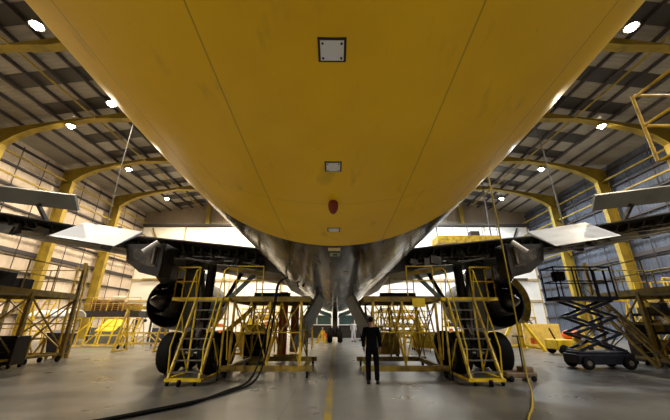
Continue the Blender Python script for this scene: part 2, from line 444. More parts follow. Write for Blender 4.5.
belly_patch(-.07, .07, 4.12, 4.32, .004, 'marking_plate', mat('pale_green_plate', (.35, .42, .25), .6), 'green white plate ahead of the yellow paint')
belly_patch(-.03, .03, 4.18, 4.26, .007, 'drain_cover', BLACK)
zb = belly(0, 2.42)
MB().sphere((-.015, 2.42, zb - .03), (.042, .06, .07)).build('drain_mast', mat('dark_red_cover', (.22, .025, .012), .6), FUS, 'red covered drain mast')
MB().sphere((.19, 5.9, belly(.19, 5.9)), (.05, .07, .035)).build('beacon', PALE, FUS)

def TE(x): return 10.9 if x < 7.6 else 10.9 - .46 * (x - 7.6)
def LE(x): return 21.5 - .70 * (x - 2.2)
def ZT(x): return 4.17 + .105 * (x - 3.3)
def TH(x): return 1.25 - .5 * (x - 2.2) / 5.4 if x < 7.6 else .75 - .5 * (x - 7.6) / 16.2
def SPY(x): return TE(x) + (1.0 if x < 7.6 else 1.0 - .6 * (x - 7.6) / 16.2)
def SPH(x): return TH(x) * .55
def wing(s):
    rings = []
    for x in (2.0, 3.5, 5.5, 7.6, 10, 14, 19, 23.8):
        te, le, zt, th, sy, sh = TE(x), LE(x), ZT(x), TH(x), SPY(x), SPH(x); c = le - te
        pts = [(te, zt), (te + .3 * c, zt + .10 * th), (te + .6 * c, zt + .08 * th), (te + .85 * c, zt - .05 * th), (te + .96 * c, zt - .2 * th), (le, zt - .42 * th),
               (te + .96 * c, zt - .55 * th), (te + .85 * c, zt - .66 * th), (te + .6 * c, zt - .78 * th), (te + .35 * c, zt - .76 * th), (sy, zt - sh), (sy, zt - .09), (te, zt - .04)]
        rings.append([V((s * x, a, b + .06 * max(0, a - sy))) for a, b in pts])
    W = MB().loft(rings, False).build('wing', WINGG, AC)
    sp = MB()   # rear spar with ribs and ledge
    for a, b in ((2.7, 7.6), (7.6, 12.5), (12.5, 22)):
        sp.loft([[V((s * x, SPY(x) - d, ZT(x) - z)) for d, z in ((.0, .10), (.09, .10), (.09, SPH(x)), (0, SPH(x)))] for x in (a, b)], False)
    sp.build('rear_spar', DARKM, W)
    x = 2.9
    while x < 12.5:
        y, z, h = SPY(x), ZT(x), SPH(x)
        d = .55 + .3 * random.random()
        rb = MB().prism([(s * x, y - .08, z - .1), (s * x, y - d, z - .1), (s * x, y - d * .8, z - .25), (s * x, y - .08, z - h * (.7 + .4 * random.random()))], (s * .05, 0, 0)); rb.build('rib', DARKM, W)
        x += .34
    for k in range(5):
        pts = []; x = 2.8
        while x < 12.4:
            pts.append((s * x, SPY(x) - .16 - .1 * k - .05 * math.sin(x * 3 + k), ZT(x) - .2 - .11 * k + .04 * math.sin(x * 2.3 + 2 * k))); x += .35
        MB().path(pts, .018 + .006 * (k % 2), 6).build('hydraulic_pipe', STEEL, W)
    for k in range(26):
        x = 2.9 + 9.3 * random.random(); sz = .12 + .2 * random.random()
        MB().box((s * x, SPY(x) - .2 - .35 * random.random(), ZT(x) - .25 - .3 * random.random()), (sz * 1.5, .2, sz), rz=random.random(), ry=.4 * random.random()).build('flap_drive_unit', DARKM, W)
    for x in (3.6, 5.0, 7.1):
        MB().tube((s * x, SPY(x) - .1, ZT(x) - .45), (s * (x + .35), SPY(x) - .75, ZT(x) - .85), .09, .07, 10).build('flap_actuator', DARKG, W)
    # white inboard aileron, drooped
    A = [V((s * 8.46, 10.0, 4.79)), V((s * 6.5, 10.1, 4.49)), V((s * 6.62, 9.1, 3.76)), V((s * 8.58, 9.0, 4.06))]
    n = (A[1] - A[0]).cross(A[3] - A[0]).normalized(); n *= .09 if n.y > 0 else -.09
    al = MB()
    top = [p + n for p in A[:2]] + [A[2] + n * .15, A[3] + n * .15]
    al.add([*A, *top], [(0, 1, 2, 3), (7, 6, 5, 4), (0, 4, 5, 1), (1, 5, 6, 2), (2, 6, 7, 3), (3, 7, 4, 0)])
    al.build('aileron', AILW, W, 'white drooped inboard aileron')
    MB().bar((s * 7.3, 10.05, 4.6), (s * 7.3, 10.9, 4.5), .12).bar((s * 8.1, 10.0, 4.7), (s * 8.1, 10.7, 4.6), .12).build('aileron_hinge', DARKM, W)
    # grey spoiler standing up over the wing
    S = [V((s * 8.75, 9.95, 5.2)), V((s * 11.3, 9.6, 5.42)), V((s * 11.4, 9.2, 5.85)), V((s * 8.7, 9.6, 5.62))]
    n = (S[1] - S[0]).cross(S[3] - S[0]).normalized() * .05
    MB().add([p - n for p in S] + [p + n for p in S], [(3, 2, 1, 0), (4, 5, 6, 7), (0, 1, 5, 4), (1, 2, 6, 5), (2, 3, 7, 6), (3, 0, 4, 7)]).build('spoiler', GREYP, W, 'grey spoiler panel raised above the wing')
    for x in (9.9,):
        MB().bar((s * x, 9.75 - .35 * (x - 9.3) / 2, 5.32), (s * x, TE(x) + .35, ZT(x) - .05), .1 if x != 10.1 else .2).build('spoiler_jack', DARKM, W)
    # flap track fairing, boxy canoe hanging under the trailing edge
    fr = [[V((s * (5.85 + (x - 5.85) * k), yy, 3.55 + (z - 3.55) * k + dz)) for x, z in ((6.62, 3.95), (6.5, 3.40), (6.05, 3.06), (5.36, 2.89), (5.33, 3.3), (5.36, 3.95))] for yy, k, dz in ((9.55, .94, 0), (9.65, 1, 0), (10.25, .97, .02), (10.42, .8, .08))]
    MB().loft(fr, False).build('flap_track_fairing', DARKG, W, bevel=.02)
    MB().prism([(s * 6.3, 9.53, 3.8), (s * 6.25, 9.53, 3.5), (s * 5.85, 9.53, 3.25), (s * 5.5, 9.53, 3.2), (s * 5.5, 9.53, 3.7)], (0, .03, 0)).build('fairing_hatch', DARKM, W)
    MB().tube((s * 5.6, 9.5, 3.3), (s * 5.6, 9.5, 3.85), .05).build('fairing_link', STEEL, W)
    MB().bar((s * 3.7, 10.9, 3.38), (s * 2.5, 11.1, 3.2), .1, .13).build('flap_beam', OLDY, W, 'dull yellow primed flap beam')
    MB().tube((s * 4.6, 11.35, 3.6), (s * 3.8, 11.6, 3.85), .10, n=12).build('flap_jack', DARKG, W)
    MB().bar((s * 5.9, 10.2, 3.9), (s * 5.9, 11.4, 4.0), .3, .3).build('fairing_beam', DARKM, W)
    MB().tube((s * 5.5, 9.42, 3.97), (s * 5.84, 9.3, 3.62), .07, .08, 10).build('flap_rod', WHITEP, W, 'short white actuator rod')
    return W
wing(-1); wing(1)
# wing to body fairings
for s in (-1, 1):
    rg = []
    for y, hw, h in ((10.2, .03, .05), (11, .10, .2), (13, .22, .5), (16, .3, .7), (20, .3, .6), (23, .15, .4), (24.5, .03, .05)):
        cz = 3.75; a = math.asin(min(1, (5.08 - cz) / 2.6)); cx = 2.6 * math.cos(a)
        rg.append([V((s * (cx - .15 + hw * math.cos(t) * 1.1), y, cz + h * math.sin(t))) for t in [2 * math.pi * i / 16 for i in range(16)]])
    MB().loft(rg).build('wing_root_fairing', mat('fairing_paint', (.35, .28, .2), .3, .2, noise=.6, scale=3, col2=(.7, .62, .5)), FUS)

def engine(s):
    cx, cz = s * 7.85, 2.5
    E = MB().lathe([(1.13, 15.4), (1.22, 16), (1.34, 17.2), (1.38, 18.4), (1.30, 19.6), (1.16, 20), (1.08, 19.9), (1.05, 18), (1.06, 16), (1.08, 15.4), (1.13, 15.4)], (cx, 0, cz), (0, 1, 0), 40).build('engine', DARKG, AC)
    MB().lathe([(.02, 13.7), (.2, 14.0), (.34, 14.6), (.42, 15.0)], (cx, 0, cz), (0, 1, 0), 24).build('exhaust_plug', STEEL, E)
    MB().lathe([(.52, 14.4), (.62, 15), (.78, 16.2), (.85, 17.5), (.80, 17.5), (.7, 16), (.56, 15), (.5, 14.4)], (cx, 0, cz), (0, 1, 0), 32).build('core_cowl', DARKM, E)
    MB().lathe([(.05, 17.6), (1.06, 17.6), (1.06, 17.7), (.05, 17.7)], (cx, 0, cz), (0, 1, 0), 32).build('fan_disc', DARKM, E)
    py = MB()
    py.loft([[V((cx + h * a, y, z0 + (z1 - z0) * b)) for a, b in ((-1, 0), (1, 0), (1, 1), (-1, 1))] for y, h, z0, z1 in ((13.0, .08, 3.9, 4.3), (14.6, .2, 3.3, 4.5), (16.5, .24, 3.4, 4.7), (18.8, .18, 3.75, 4.3))], False)
    py.build('pylon', DARKG, E)
    for k in range(3):
        a = R(100 + 40 * k)
        MB().bar((cx + .35 * math.cos(a), 14.9, cz + .35 * math.sin(a)), (cx + 1.05 * math.cos(a), 15.5, cz + 1.05 * math.sin(a)), .1).build('reverser_link', STEEL, E)
    if s > 0:
        pts = []
        for i in range(12):
            a = R(-40 + 8.5 * i); pts.append(a)
        mb = MB()
        mb.loft([[V((cx + r * math.cos(a), y, cz + r * math.sin(a))) for r, y in ((1.15, 15.3), (1.42, 15.3), (1.46, 16.4), (1.40, 16.4))] for a in pts], False)
        mb.build('yellow_cowl_edge', YEL, E, 'yellow protective edge of the right engine cowl')
engine(-1); engine(1)

def wheel(cx, cy, r, w, name, parent):
    W = MB().lathe([(r * .52, -w / 2 + .03), (r * .60, -w / 2), (r * .86, -w / 2), (r * .96, -w * .38), (r, -w * .2), (r, w * .2), (r * .96, w * .38), (r * .86, w / 2), (r * .6, w / 2), (r * .52, w / 2 - .03)], (cx, cy, r), (1, 0, 0), 36).build(name, BLACK, parent)
    return W
def main_gear(s):
    gx, gy = s * 4.86, 12.25
    G = MB().tube((gx, gy, .62), (gx - s * .0, gy, 1.9), .11, n=14).tube((gx, gy, 1.5), (gx, gy + .1, 3.7), .17, n=14).build('main_landing_gear', DARKG, AC)
    for ox in (-.66, .66):
        for oy in (-.72, .72):
            wheel(gx + ox, gy + oy, .65, .5, 'wheel', G)
            MB().lathe([(.33, -.14), (.3, -.05), (.12, -.03), (.12, .03), (.3, .05), (.33, .14)], (gx + ox, gy + oy, .63), (1, 0, 0), 20).build('wheel_hub', STEEL, G)
    MB().bar((gx, gy - .8, .63), (gx, gy + .8, .63), .18, .22).build('bogie_beam', DARKM, G)
    for q in (-.72, .72): MB().tube((gx - .5, gy + q, .63), (gx + .5, gy + q, .63), .06).build('axle', STEEL, G)
    MB().bar((s * 2.75, 12.2, 3.75), (s * 3.85, 12.2, 2.6), .16, .13).bar((s * 3.85, 12.2, 2.6), (gx, gy, 1.9), .13).build('side_brace', TEAL, G, 'blue-grey folding side brace')
    MB().bar((gx, gy - .15, 1.6), (gx, gy - .5, 1.15), .1).bar((gx, gy - .5, 1.15), (gx, gy - .12, .8), .1).build('torque_link', STEEL, G)
    MB().bar((s * 4.3, gy + .1, 2.2), (s * 4.1, gy + 1.6, 3.7), .12).bar((s * 5.0, gy + .1, 2.2), (s * 5.2, gy - .1, 3.7), .1).build('drag_brace', DARKM, G)
    MB().prism([(s * 5.35, 11.7, 1.5), (s * 5.35, 12.9, 1.5), (s * 5.5, 13.1, 3.9), (s * 5.5, 11.5, 3.9)], (s * .06, 0, 0)).build('strut_door', DARKG, G)
    # hose loops
    MB().path([(gx - .2, gy - .1, 3.5), (gx - .25, gy - .3, 2.8), (gx - .15, gy - .35, 2.0), (gx - .2, gy - .3, 1.3), (gx - .1, gy - .6, .9)], .025).path([(gx + .2, gy - .1, 3.5), (gx + .28, gy - .3, 2.5), (gx + .15, gy - .3, 1.6), (gx + .1, gy - .6, .85)], .02).build('brake_hose', BLACK, G)
    # big inner gear door hinged at the keel, hanging outwards
    d = MB(); a = V((s * .62, 11.8, 2.55)); b = V((s * .40, 14.4, 2.55)); c = V((s * 1.28, 14.3, .72)); e = V((s * 1.52, 12.0, .70))
    m1 = V((s * 1.2, 11.85, 1.5)); m2 = V((s * .95, 14.35, 1.5)); t = V((s * .08, 0, .045))
    d.add([a, b, m2, m1, a + t, b + t, m2 + t, m1 + t], [(0, 1, 2, 3), (7, 6, 5, 4), (0, 4, 5, 1), (1, 5, 6, 2), (2, 6, 7, 3), (3, 7, 4, 0)])
    d.add([m1, m2, c, e, m1 + t, m2 + t, c + t, e + t], [(0, 1, 2, 3), (7, 6, 5, 4), (0, 4, 5, 1), (1, 5, 6, 2), (2, 6, 7, 3), (3, 7, 4, 0)])
    D = d.build('gear_door', GDOOR, AC, 'scuffed grey inner gear door hanging open')
    MB().bar((s * .75, 12.6, 2.3), (s * 1.5, 12.6, .95), .05).bar((s * .95, 13.5, 2.2), (s * 1.5, 13.5, .95), .05).build('door_stiffener', STEEL, D)
main_gear(-1); main_gear(1)
# nose gear
NG = MB().tube((0, 28.2, .45), (0, 28.4, 2.75), .22, n=14).build('nose_landing_gear', DARKG, AC)
for ox in (-.42, .42):
    wheel(ox, 28.2, .6, .42, 'wheel', NG)
MB().tube((-.4, 28.2, .5), (.4, 28.2, .5), .08).build('axle', STEEL, NG)
MB().bar((0, 28.3, 1.4), (0, 30.2, 2.7), .12).bar((-.3, 28.3, 1.3), (0, 28.3, .9), .07).bar((.3, 28.3, 1.3), (0, 28.3, .9), .07).build('drag_brace', DARKM, NG)
for s in (-1, 1):
    MB().prism([(s * .25, 27.4, 2.0), (s * .35, 27.4, 2.3), (s * 1.35, 27.4, 2.62), (s * 1.3, 27.4, 2.3)], (0, 2.3, 0)).build('nose_gear_door', TEAL, AC, 'grey-blue nose gear door')

# ------------------------------------------------------------------ helpers for stands
def rail(mb, pts, h=1.05, r=.022, sp=1.2, mid=True):
    pts = [V(p) for p in pts]
    for a, b in zip(pts, pts[1:]):
        L_ = (b - a).length; n = max(1, round(L_ / sp))
        for k in range(n + 1):
            p = a.lerp(b, k / n); mb.tube(p, p + V((0, 0, h)), r, n=6)
        mb.tube(a + V((0, 0, h)), b + V((0, 0, h)), r, n=6)
        if mid: mb.tube(a + V((0, 0, h * .52)), b + V((0, 0, h * .52)), r * .85, n=6)
def castor(mb, x, y, r=.09, top=.2):
    mb.lathe([(r * .3, -.03), (r, -.03), (r, .03), (r * .3, .03)], (x, y, r), (1, 0, 0), 14, caps=True)
    mb.bar((x, y, r), (x, y, top), .08, .05)

# ------------------------------------------------------------------ docks beside the main gear
def dock(s, label):
    D = thing('maintenance_dock', label, 'work platform', (s * 2.1, 12.05, 0), 'docks between the main gear and the keel')
    x0, x1, y0, y1 = .86, 3.42, 10.72, 13.4
    if s > 0: x0 = 1.0
    MB().box((s * (x0 + x1) / 2, (y0 + y1) / 2, 2.40), (x1 - x0, y1 - y0, .06)).build('deck', DARKM, D)
    f = MB()
    for y in (y0, y1): f.box((s * (x0 + x1) / 2, y, 2.33), (x1 - x0 + .1, .07, .15))
    for x in (x0, x1): f.box((s * x, (y0 + y1) / 2, 2.33), (.07, y1 - y0, .2))
    f.build('deck_frame', OLDY, D)
    b = MB()
    for y in (y0, y1): b.box((s * (x0 + x1) / 2, y, .26), (x1 - x0 + .3, .1, .16))
    for x in (x0 + .1, x1 - .1): b.box((s * x, (y0 + y1) / 2, .26), (.1, y1 - y0, .14))
    b.build('base_beam', OLDY, D)
    for x in (x0 + .25, (x0 + x1) / 2, x1 - .1):
        for y in (y0, y1): MB().bar((s * x, y, .3), (s * x, y, 2.3), .07).build('upright', YEL, D)
    br = MB(); xs = [x0 + .25, x0 + .9, (x0 + x1) / 2, x1 - .65, x1 - .1]
    for y in (y0, y1):
        for k, (a, c) in enumerate(zip(xs, xs[1:])):
            if k % 2: a, c = c, a
            br.tube((s * a, y, .34), (s * c, y, 2.25), .024, n=6)
            br.tube((s * c, y + .02, 1.3), (s * a, y + .02, 2.25), .02, n=6)
        br.tube((s * xs[0], y, 1.3), (s * xs[-1], y, 1.3), .025, n=6)
    for x in (xs[0], xs[2], xs[-1]):
        br.tube((s * x, y0, .35), (s * x, y1, 2.25), .024, n=6); br.tube((s * x, y1, .35), (s * x, y0, 2.25), .024, n=6)
    br.build('cross_brace', YEL, D)
    for x in (x0 - .0, x1):
        for y in (y0, y1):
            m = MB(); castor(m, s * x, y, .1, .2); m.build('castor', BLACK, D)
    r = MB(); rail(r, [(s * 3.3, y1 - .05, 2.43), (s * 2.3, y1 - .05, 2.43)], .9); r.build('guardrail', YEL, D)
    r = MB(); rail(r, [(s * 3.35, y0 + .05, 2.43), (s * 2.45, y0 + .05, 2.43)], 1.0); r.build('guardrail', YEL, D)
    MB().box((s * 2.6, y1 - .1, 2.6), (1.5, .03, .32)).build('toe_board', NETM, D)
    return D
dock(-1, 'yellow framed work dock left of the keel with hoses hanging over its front')
DR = dock(1, 'yellow framed work dock right of the keel, behind the standing man')
MB().box((2.75, 10.62, 2.22), (.42, .03, .28)).build('sign_board', YEL2, DR, 'bright yellow board')

def stair(s, label):
    T = thing('access_stair', label, 'stairs', (s * 4.1, 9.9, 0), 'wheeled access stairs by the main wheels')
    xa, xb = 3.68, 4.52; yb, yt, zb_, zt_ = 9.45, 10.55, .16, 2.36
    for x in (xa, xb):
        MB().bar((s * x, yb, zb_), (s * x, yt, zt_), .05, .12).build('stringer', YEL2, T)
    n = 8
    for k in range(n):
        t = (k + .6) / n; MB().box((s * (xa + xb) / 2, yb + (yt - yb) * t, zb_ + (zt_ - zb_) * t), (xb - xa, .16, .025)).build('step', STEEL, T)
    for x in (xa - .04, xb + .04):
        h = MB(); o = V((0, -.42, .35))
        a = V((s * x, yb, zb_)); b = V((s * x, yt, zt_)); p0 = a.lerp(b, .18); p1 = b
        h.path([a + V((0, .03, .1)), p0 + V((0, -.28, .4)), p1 + V((0, -.22, .85)), p1 + V((0, .1, 1.0))], .022)
        h.tube(a.lerp(b, .5), a.lerp(b, .5) + V((0, -.26, .6)), .018, n=6); h.tube(p1 + V((0, -.22, .85)), p1, .02, n=6)
        h.build('handrail', YEL2, T)
    MB().box((s * 4.4, 10.83, 2.33), (1.86, .62, .1)).build('landing', YEL2, T)
    r = MB(); rail(r, [(s * 4.55, 10.56, 2.38), (s * 5.3, 10.56, 2.38), (s * 5.3, 11.1, 2.38)], .98, .024, .9); r.build('landing_rail', YEL2, T)
    b = MB()
    b.box((s * 4.1, 9.45, .14), (1.0, .12, .08)); 
    for x in (xa - .08, xb + .08): b.bar((s * x, yb, .14), (s * x, 10.75, .14), .06)
    for x in (xa - .08, xb + .08): b.bar((s * x, 10.75, .14), (s * x, 10.75, 2.3), .05)
    b.tube((s * (xa - .08), 10.75, .2), (s * (xa - .08), 9.95, 1.15), .02); b.tube((s * (xb + .08), 10.75, .2), (s * (xb + .08), 9.95, 1.15), .02)
    b.tube((s * 3.4, 10.74, .5), (s * 3.55, 10.74, 2.3), .025)
    b.build('base_frame', YEL2, T)
    for x in (xa + .1, xb): 
        m = MB(); castor(m, s * x, 9.42, .05, .11); m.build('castor', BLACK, T)
    m = MB(); castor(m, s * 4.15, 9.3, .08, .16); m.build('castor', BLACK, T); MB().tube((s * 3.45, 10.2, .0), (s * 3.45, 10.2, .5), .02).build('stabiliser', BLACK, T)
stair(-1, 'yellow wheeled stair climbing in front of the left main wheels')
stair(1, 'yellow wheeled stair climbing in front of the right main wheels')

# ------------------------------------------------------------------ hoses and cables
def cr(pts, n=8):
    pts = [V(p) for p in pts]; P = [pts[0]] + pts + [pts[-1]]; out = []
    for i in range(1, len(P) - 2):
        for k in range(n):
            t = k / n; a, b, c, d = P[i - 1], P[i], P[i + 1], P[i + 2]
            out.append(.5 * ((2 * b) + (c - a) * t + (2 * a - 5 * b + 4 * c - d) * t * t + (3 * b - a - 3 * c + d) * t ** 3))
    out.append(pts[-1]); return out
for k, (dx, lb) in enumerate(((0, 'black ground hose hanging from the fuselage, the right one of the pair'), (-.16, 'black ground hose looping left of its twin onto the floor'))):
    mb = MB().path(cr([(-.95 + dx, 9.6, belly(.95, 9.6) - .03), (-1.3 + dx * .3, 10.2, 3.0), (-1.82 + dx * .2, 10.45, 2.85), (-1.93 + dx * .3, 10.5, 2.2), (-2.0 + dx, 10.4, 1.3), (-2.1 + dx, 10.05, .45), (-2.22 + dx, 9.5, .08),
                       (-2.5 + dx, 8.6, .032), (-2.95, 7.6 + dx, .032), (-3.5, 6.85 + dx, .032), (-4.0, 6.25 + dx * .8, .032), (-4.9, 5.3 + dx * .6, .032), (-6, 4 + dx, .032)]), .028, 10)
    tag(mb.build('ground_hose', BLACK), lb, 'hose', 'black hoses on the left')
tag(MB().path(cr([(5.02, 9.25, 19.4), (5.04, 9.25, 12), (5.07, 9.25, 6), (5.1, 9.25, 3), (5.1, 9.25, 1.0), (5.05, 9.15, .2), (4.9, 8.8, .03), (4.5, 8.1, .02), (3.9, 7.1, .02), (3.3, 6.2, .02), (2.9, 5.2, .02)]), .022, 8).build('air_hose', YHOSE),
    'thin yellow hose hanging from the roof past the right wing and across the floor', 'hose')
tag(MB().path(cr([(-15.4, 20.1, 18.1), (-15.2, 19.7, 12), (-14.9, 19.4, 7.5)]), .035, 6).build('hanging_cable', WIRE), 'dark cable hanging from the roof above the left white aileron', 'cable')
tag(MB().path(cr([(15.4, 20.2, 18.1), (15.2, 19.8, 12), (15.1, 19.6, 6.5)]), .04, 6).build('hanging_cable', WIRE), 'dark cable hanging from the roof above the right white aileron', 'cable')

# ------------------------------------------------------------------ people
def skin_mesh(chains, name, m, parent, sub=2):
    """chains: list of (verts [(x,y,z,r)], edges, root)"""
    me = bpy.data.meshes.new(name + '_cage'); vs = []; es = []; rad = []; roots = []
    for pts, ed, root in chains:
        o = len(vs); vs += [p[:3] for p in pts]; rad += [p[3] if isinstance(p[3], tuple) else (p[3], p[3]) for p in pts]; es += [(a + o, b + o) for a, b in ed]; roots.append(root + o)
    me.from_pydata(vs, es, []); ob = bpy.data.objects.new(name, me); COL.objects.link(ob)
    ob.modifiers.new('skin', 'SKIN').use_smooth_shade = True
    me.skin_vertices.new() if not me.skin_vertices else None
    lay = me.skin_vertices[0].data
    for i, r in enumerate(rad): lay[i].radius = r; lay[i].use_root = i in roots
    sb = ob.modifiers.new('sub', 'SUBSURF'); sb.levels = sub; sb.render_levels = sub
    dg = bpy.context.evaluated_depsgraph_get(); dg.update()
    nm = bpy.data.meshes.new_from_object(ob.evaluated_get(dg))
    bpy.data.objects.remove(ob); nm.materials.clear(); nm.materials.append(m)
    for p in nm.polygons: p.use_smooth = True
    o = bpy.data.objects.new(name, nm); COL.objects.link(o); o.parent = parent; return o

def person(label, loc, rz, top, legs, hair, skin=SKIN, armbend=.0):
    P = thing('person', label, 'person', loc); P.rotation_euler = (0, 0, rz)
    # body facing +Y
    v = [(0, 0, .95, (.12, .09)), (0, .0, 1.12, (.12, .085)), (0, 0, 1.30, (.135, .095)), (0, -.01, 1.42, (.10, .075)), (0, 0, 1.51, (.052, .055)), (0, .01, 1.58, (.062, .075)), (0, .015, 1.67, (.076, .095)), (0, .01, 1.745, (.055, .065))]
    e = [(0, 1), (1, 2), (2, 3), (3, 4), (4, 5), (5, 6), (6, 7)]
    for s in (-1, 1):
        o = len(v)
        v += [(s * .17, -.01, 1.43, .062), (s * .225, -.02, 1.16, .045), (s * .235, .05 + armbend, .92, .032), (s * .235, .07 + armbend, .84, (.022, .04))]
        e += [(3, o), (o, o + 1), (o + 1, o + 2), (o + 2, o + 3)]
        o = len(v)
        v += [(s * .095, 0, .88, .088), (s * .11, .01, .5, .055), (s * .115, -.02, .1, .038), (s * .125, .10, .045, .034), (s * .13, .17, .035, .024)]
        e += [(0, o), (o, o + 1), (o + 1, o + 2), (o + 2, o + 3), (o + 3, o + 4)]
    ch = [(v, e, 0)]
    for s in (-1, 1):
        for k, (dy, L_) in enumerate(((.03, .075), (.01, .085), (-.01, .08), (-.028, .062))):
            x = s * .235; y = .07 + armbend + dy
            ch.append(([(x, y, .85, .009), (x, y + .005, .81, .009), (x - s * .008, y + .012, .81 - L_ * .5, .008), (x - s * .022, y + .02, .81 - L_, .007)], [(0, 1), (1, 2), (2, 3)], 0))
        ch.append(([(s * .232, .08 + armbend, .87, .011), (s * .222, .12 + armbend, .835, .010), (s * .212, .13 + armbend, .80, .008)], [(0, 1), (1, 2)], 0))
    B = skin_mesh(ch, 'body', skin, P)
    # face
    f = MB().sphere((0, .112, 1.645), (.012, .018, .022), 8)
    f.build('nose', skin, B).matrix_parent_inverse = Matrix()
    MB().sphere((-.03, .098, 1.675), .011, 8).sphere((.03, .098, 1.675), .011, 8).build('eye', HAIR, B)
    MB().sphere((0, .1, 1.607), (.024, .008, .006), 8).build('mouth', REDC, B)
    MB().sphere((-.083, .01, 1.65), (.012, .02, .032), 8).sphere((.083, .01, 1.65), (.012, .02, .032), 8).build('ear', skin, B)
    MB().sphere((0, -.015, 1.69), (.080, .098, .088), 16).build('hair', hair, B)
    # jacket
    v = [(0, 0, .80, (.168, .125)), (0, 0, .9, (.172, .13)), (0, .0, 1.10, (.158, .118)), (0, 0, 1.30, (.172, .125)), (0, -.01, 1.42, (.13, .10)), (0, -.005, 1.49, (.072, .07))]
    e = [(0, 1), (1, 2), (2, 3), (3, 4), (4, 5)]
    for s in (-1, 1):
        o = len(v); v += [(s * .185, -.01, 1.415, .078), (s * .238, -.02, 1.16, .064), (s * .242, .045 + armbend, .93, .05)]; e += [(4, o), (o, o + 1), (o + 1, o + 2)]
    skin_mesh([(v, e, 0)], 'jacket', top, P)
    v = [(0, 0, 1.02, (.14, .11)), (0, 0, .93, (.155, .12))]; e = [(0, 1)]
    for s in (-1, 1):
        o = len(v); v += [(s * .10, 0, .84, .108), (s * .115, .01, .5, .082), (s * .12, -.015, .22, .075), (s * .12, -.02, .07, .072)]; e += [(1, o), (o, o + 1), (o + 1, o + 2), (o + 2, o + 3)]
    skin_mesh([(v, e, 0)], 'trousers', legs, P)
    for s in (-1, 1):
        sh = [[V((s * .128 + w_ * a, y, z)) for a, z in ((-1, 0), (1, 0), (1, h * .6), (.6, h), (-.6, h), (-1, h * .6))] for y, w_, h in ((-.1, .03, .07), (-.06, .042, .1), (.02, .045, .1), (.1, .05, .07), (.18, .046, .055), (.23, .025, .04))]
        mb = MB().loft(sh); mb.build('shoe', BLACK, None); o = bpy.context.scene.collection.objects[-1]; o.parent = P
    return P
def fixlocal(P):
    pass

# person parts are authored in local coordinates: build at the origin and move afterwards
def place_person(label, x, y, rz, *a, **k):
    P = person(label, (0, 0, 0), 0, *a, **k); P.location = (x, y, 0); P.rotation_euler = (0, 0, rz); return P
place_person('man in black jacket and trousers seen from behind, standing on the floor under the belly', 1.06, 9.75, R(-8), CLOTHB, CLOTHB, HAIR)
place_person('distant worker in white overalls standing beyond the nose wheel', 1.62, 29.4, R(200), CLOTHW, CLOTHW, HAIR)
place_person('distant worker in dark clothes standing at the right of the one in white overalls', 2.45, 31.2, R(90), CLOTHB, CLOTHB, HAIR)

# ------------------------------------------------------------------ scissor lift (right)
SL_ = thing('scissor_lift', 'navy blue scissor lift with raised basket, right of the wing', 'lift', (9.9, 12.85, 0))
cx, cy = 9.9, 12.85
MB().box((cx, cy, .33), (2.1, .82, .34)).box((cx, cy, .54), (1.9, .7, .1)).build('chassis', NAVY, SL_, bevel=.03)
for i in (-.75, .75):
    for j in (-.42, .42):
        MB().lathe([(.08, -.08), (.14, -.09), (.20, -.09), (.22, -.05), (.22, .05), (.20, .09), (.14, .09), (.08, .08)], (cx + i, cy + j, .22), (0, 1, 0), 24, caps=True).build('wheel', BLACK, SL_)
        MB().tube((cx + i, cy + j - .1 * (1 if j < 0 else -1) * 0 - .1, .22), (cx + i, cy + j + .1, .22), .09, n=14).build('wheel_hub', STEEL, SL_)
zz = .62; n = 3; hh = (2.40 - zz) / n
for k in range(n):
    z0 = zz + hh * k; z1 = z0 + hh
    for j in (-.32, .32):
        MB().bar((cx - .85, cy + j, z0), (cx + .85, cy + j, z1), .05, .095).build('scissor_arm', NAVY, SL_)
        MB().bar((cx + .85, cy + j * .85, z0), (cx - .85, cy + j * .85, z1), .05, .095).build('scissor_arm', NAVY, SL_)
for k in range(n + 1):
    for i in (-.85, .85): MB().tube((cx + i, cy - .36, zz + hh * k), (cx + i, cy + .36, zz + hh * k), .035).build('pivot_pin', DARKM, SL_)
for k in range(n): MB().tube((cx, cy - .38, zz + hh * (k + .5)), (cx, cy + .38, zz + hh * (k + .5)), .045).build('pivot_pin', DARKM, SL_)
MB().tube((cx - .6, cy, .8), (cx + .35, cy, 1.55), .06).build('lift_ram', STEEL, SL_)
MB().box((cx - .08, cy, 2.48), (2.28, .84, .14)).build('basket_floor', NAVY, SL_)
r = MB(); rail(r, [(cx - 1.2, cy - .4, 2.54), (cx + 1.04, cy - .4, 2.54), (cx + 1.04, cy + .4, 2.54), (cx - 1.2, cy + .4, 2.54), (cx - 1.2, cy - .4, 2.54)], 1.15, .03, .75); r.build('basket_rail', NAVY, SL_)
MB().box((cx - .95, cy - .25, 3.35), (.4, .28, .34)).build('control_box', BLACK, SL_, bevel=.03)
MB().tube((cx + .3, cy - .42, 2.5), (cx + .3, cy - .42, 3.55), .04).tube((cx + .75, cy - .42, 2.5), (cx + .75, cy - .42, 3.55), .04).tube((cx + .3, cy - .42, 3.05), (cx + .75, cy - .42, 3.05), .03).build('gate', NAVY, SL_)

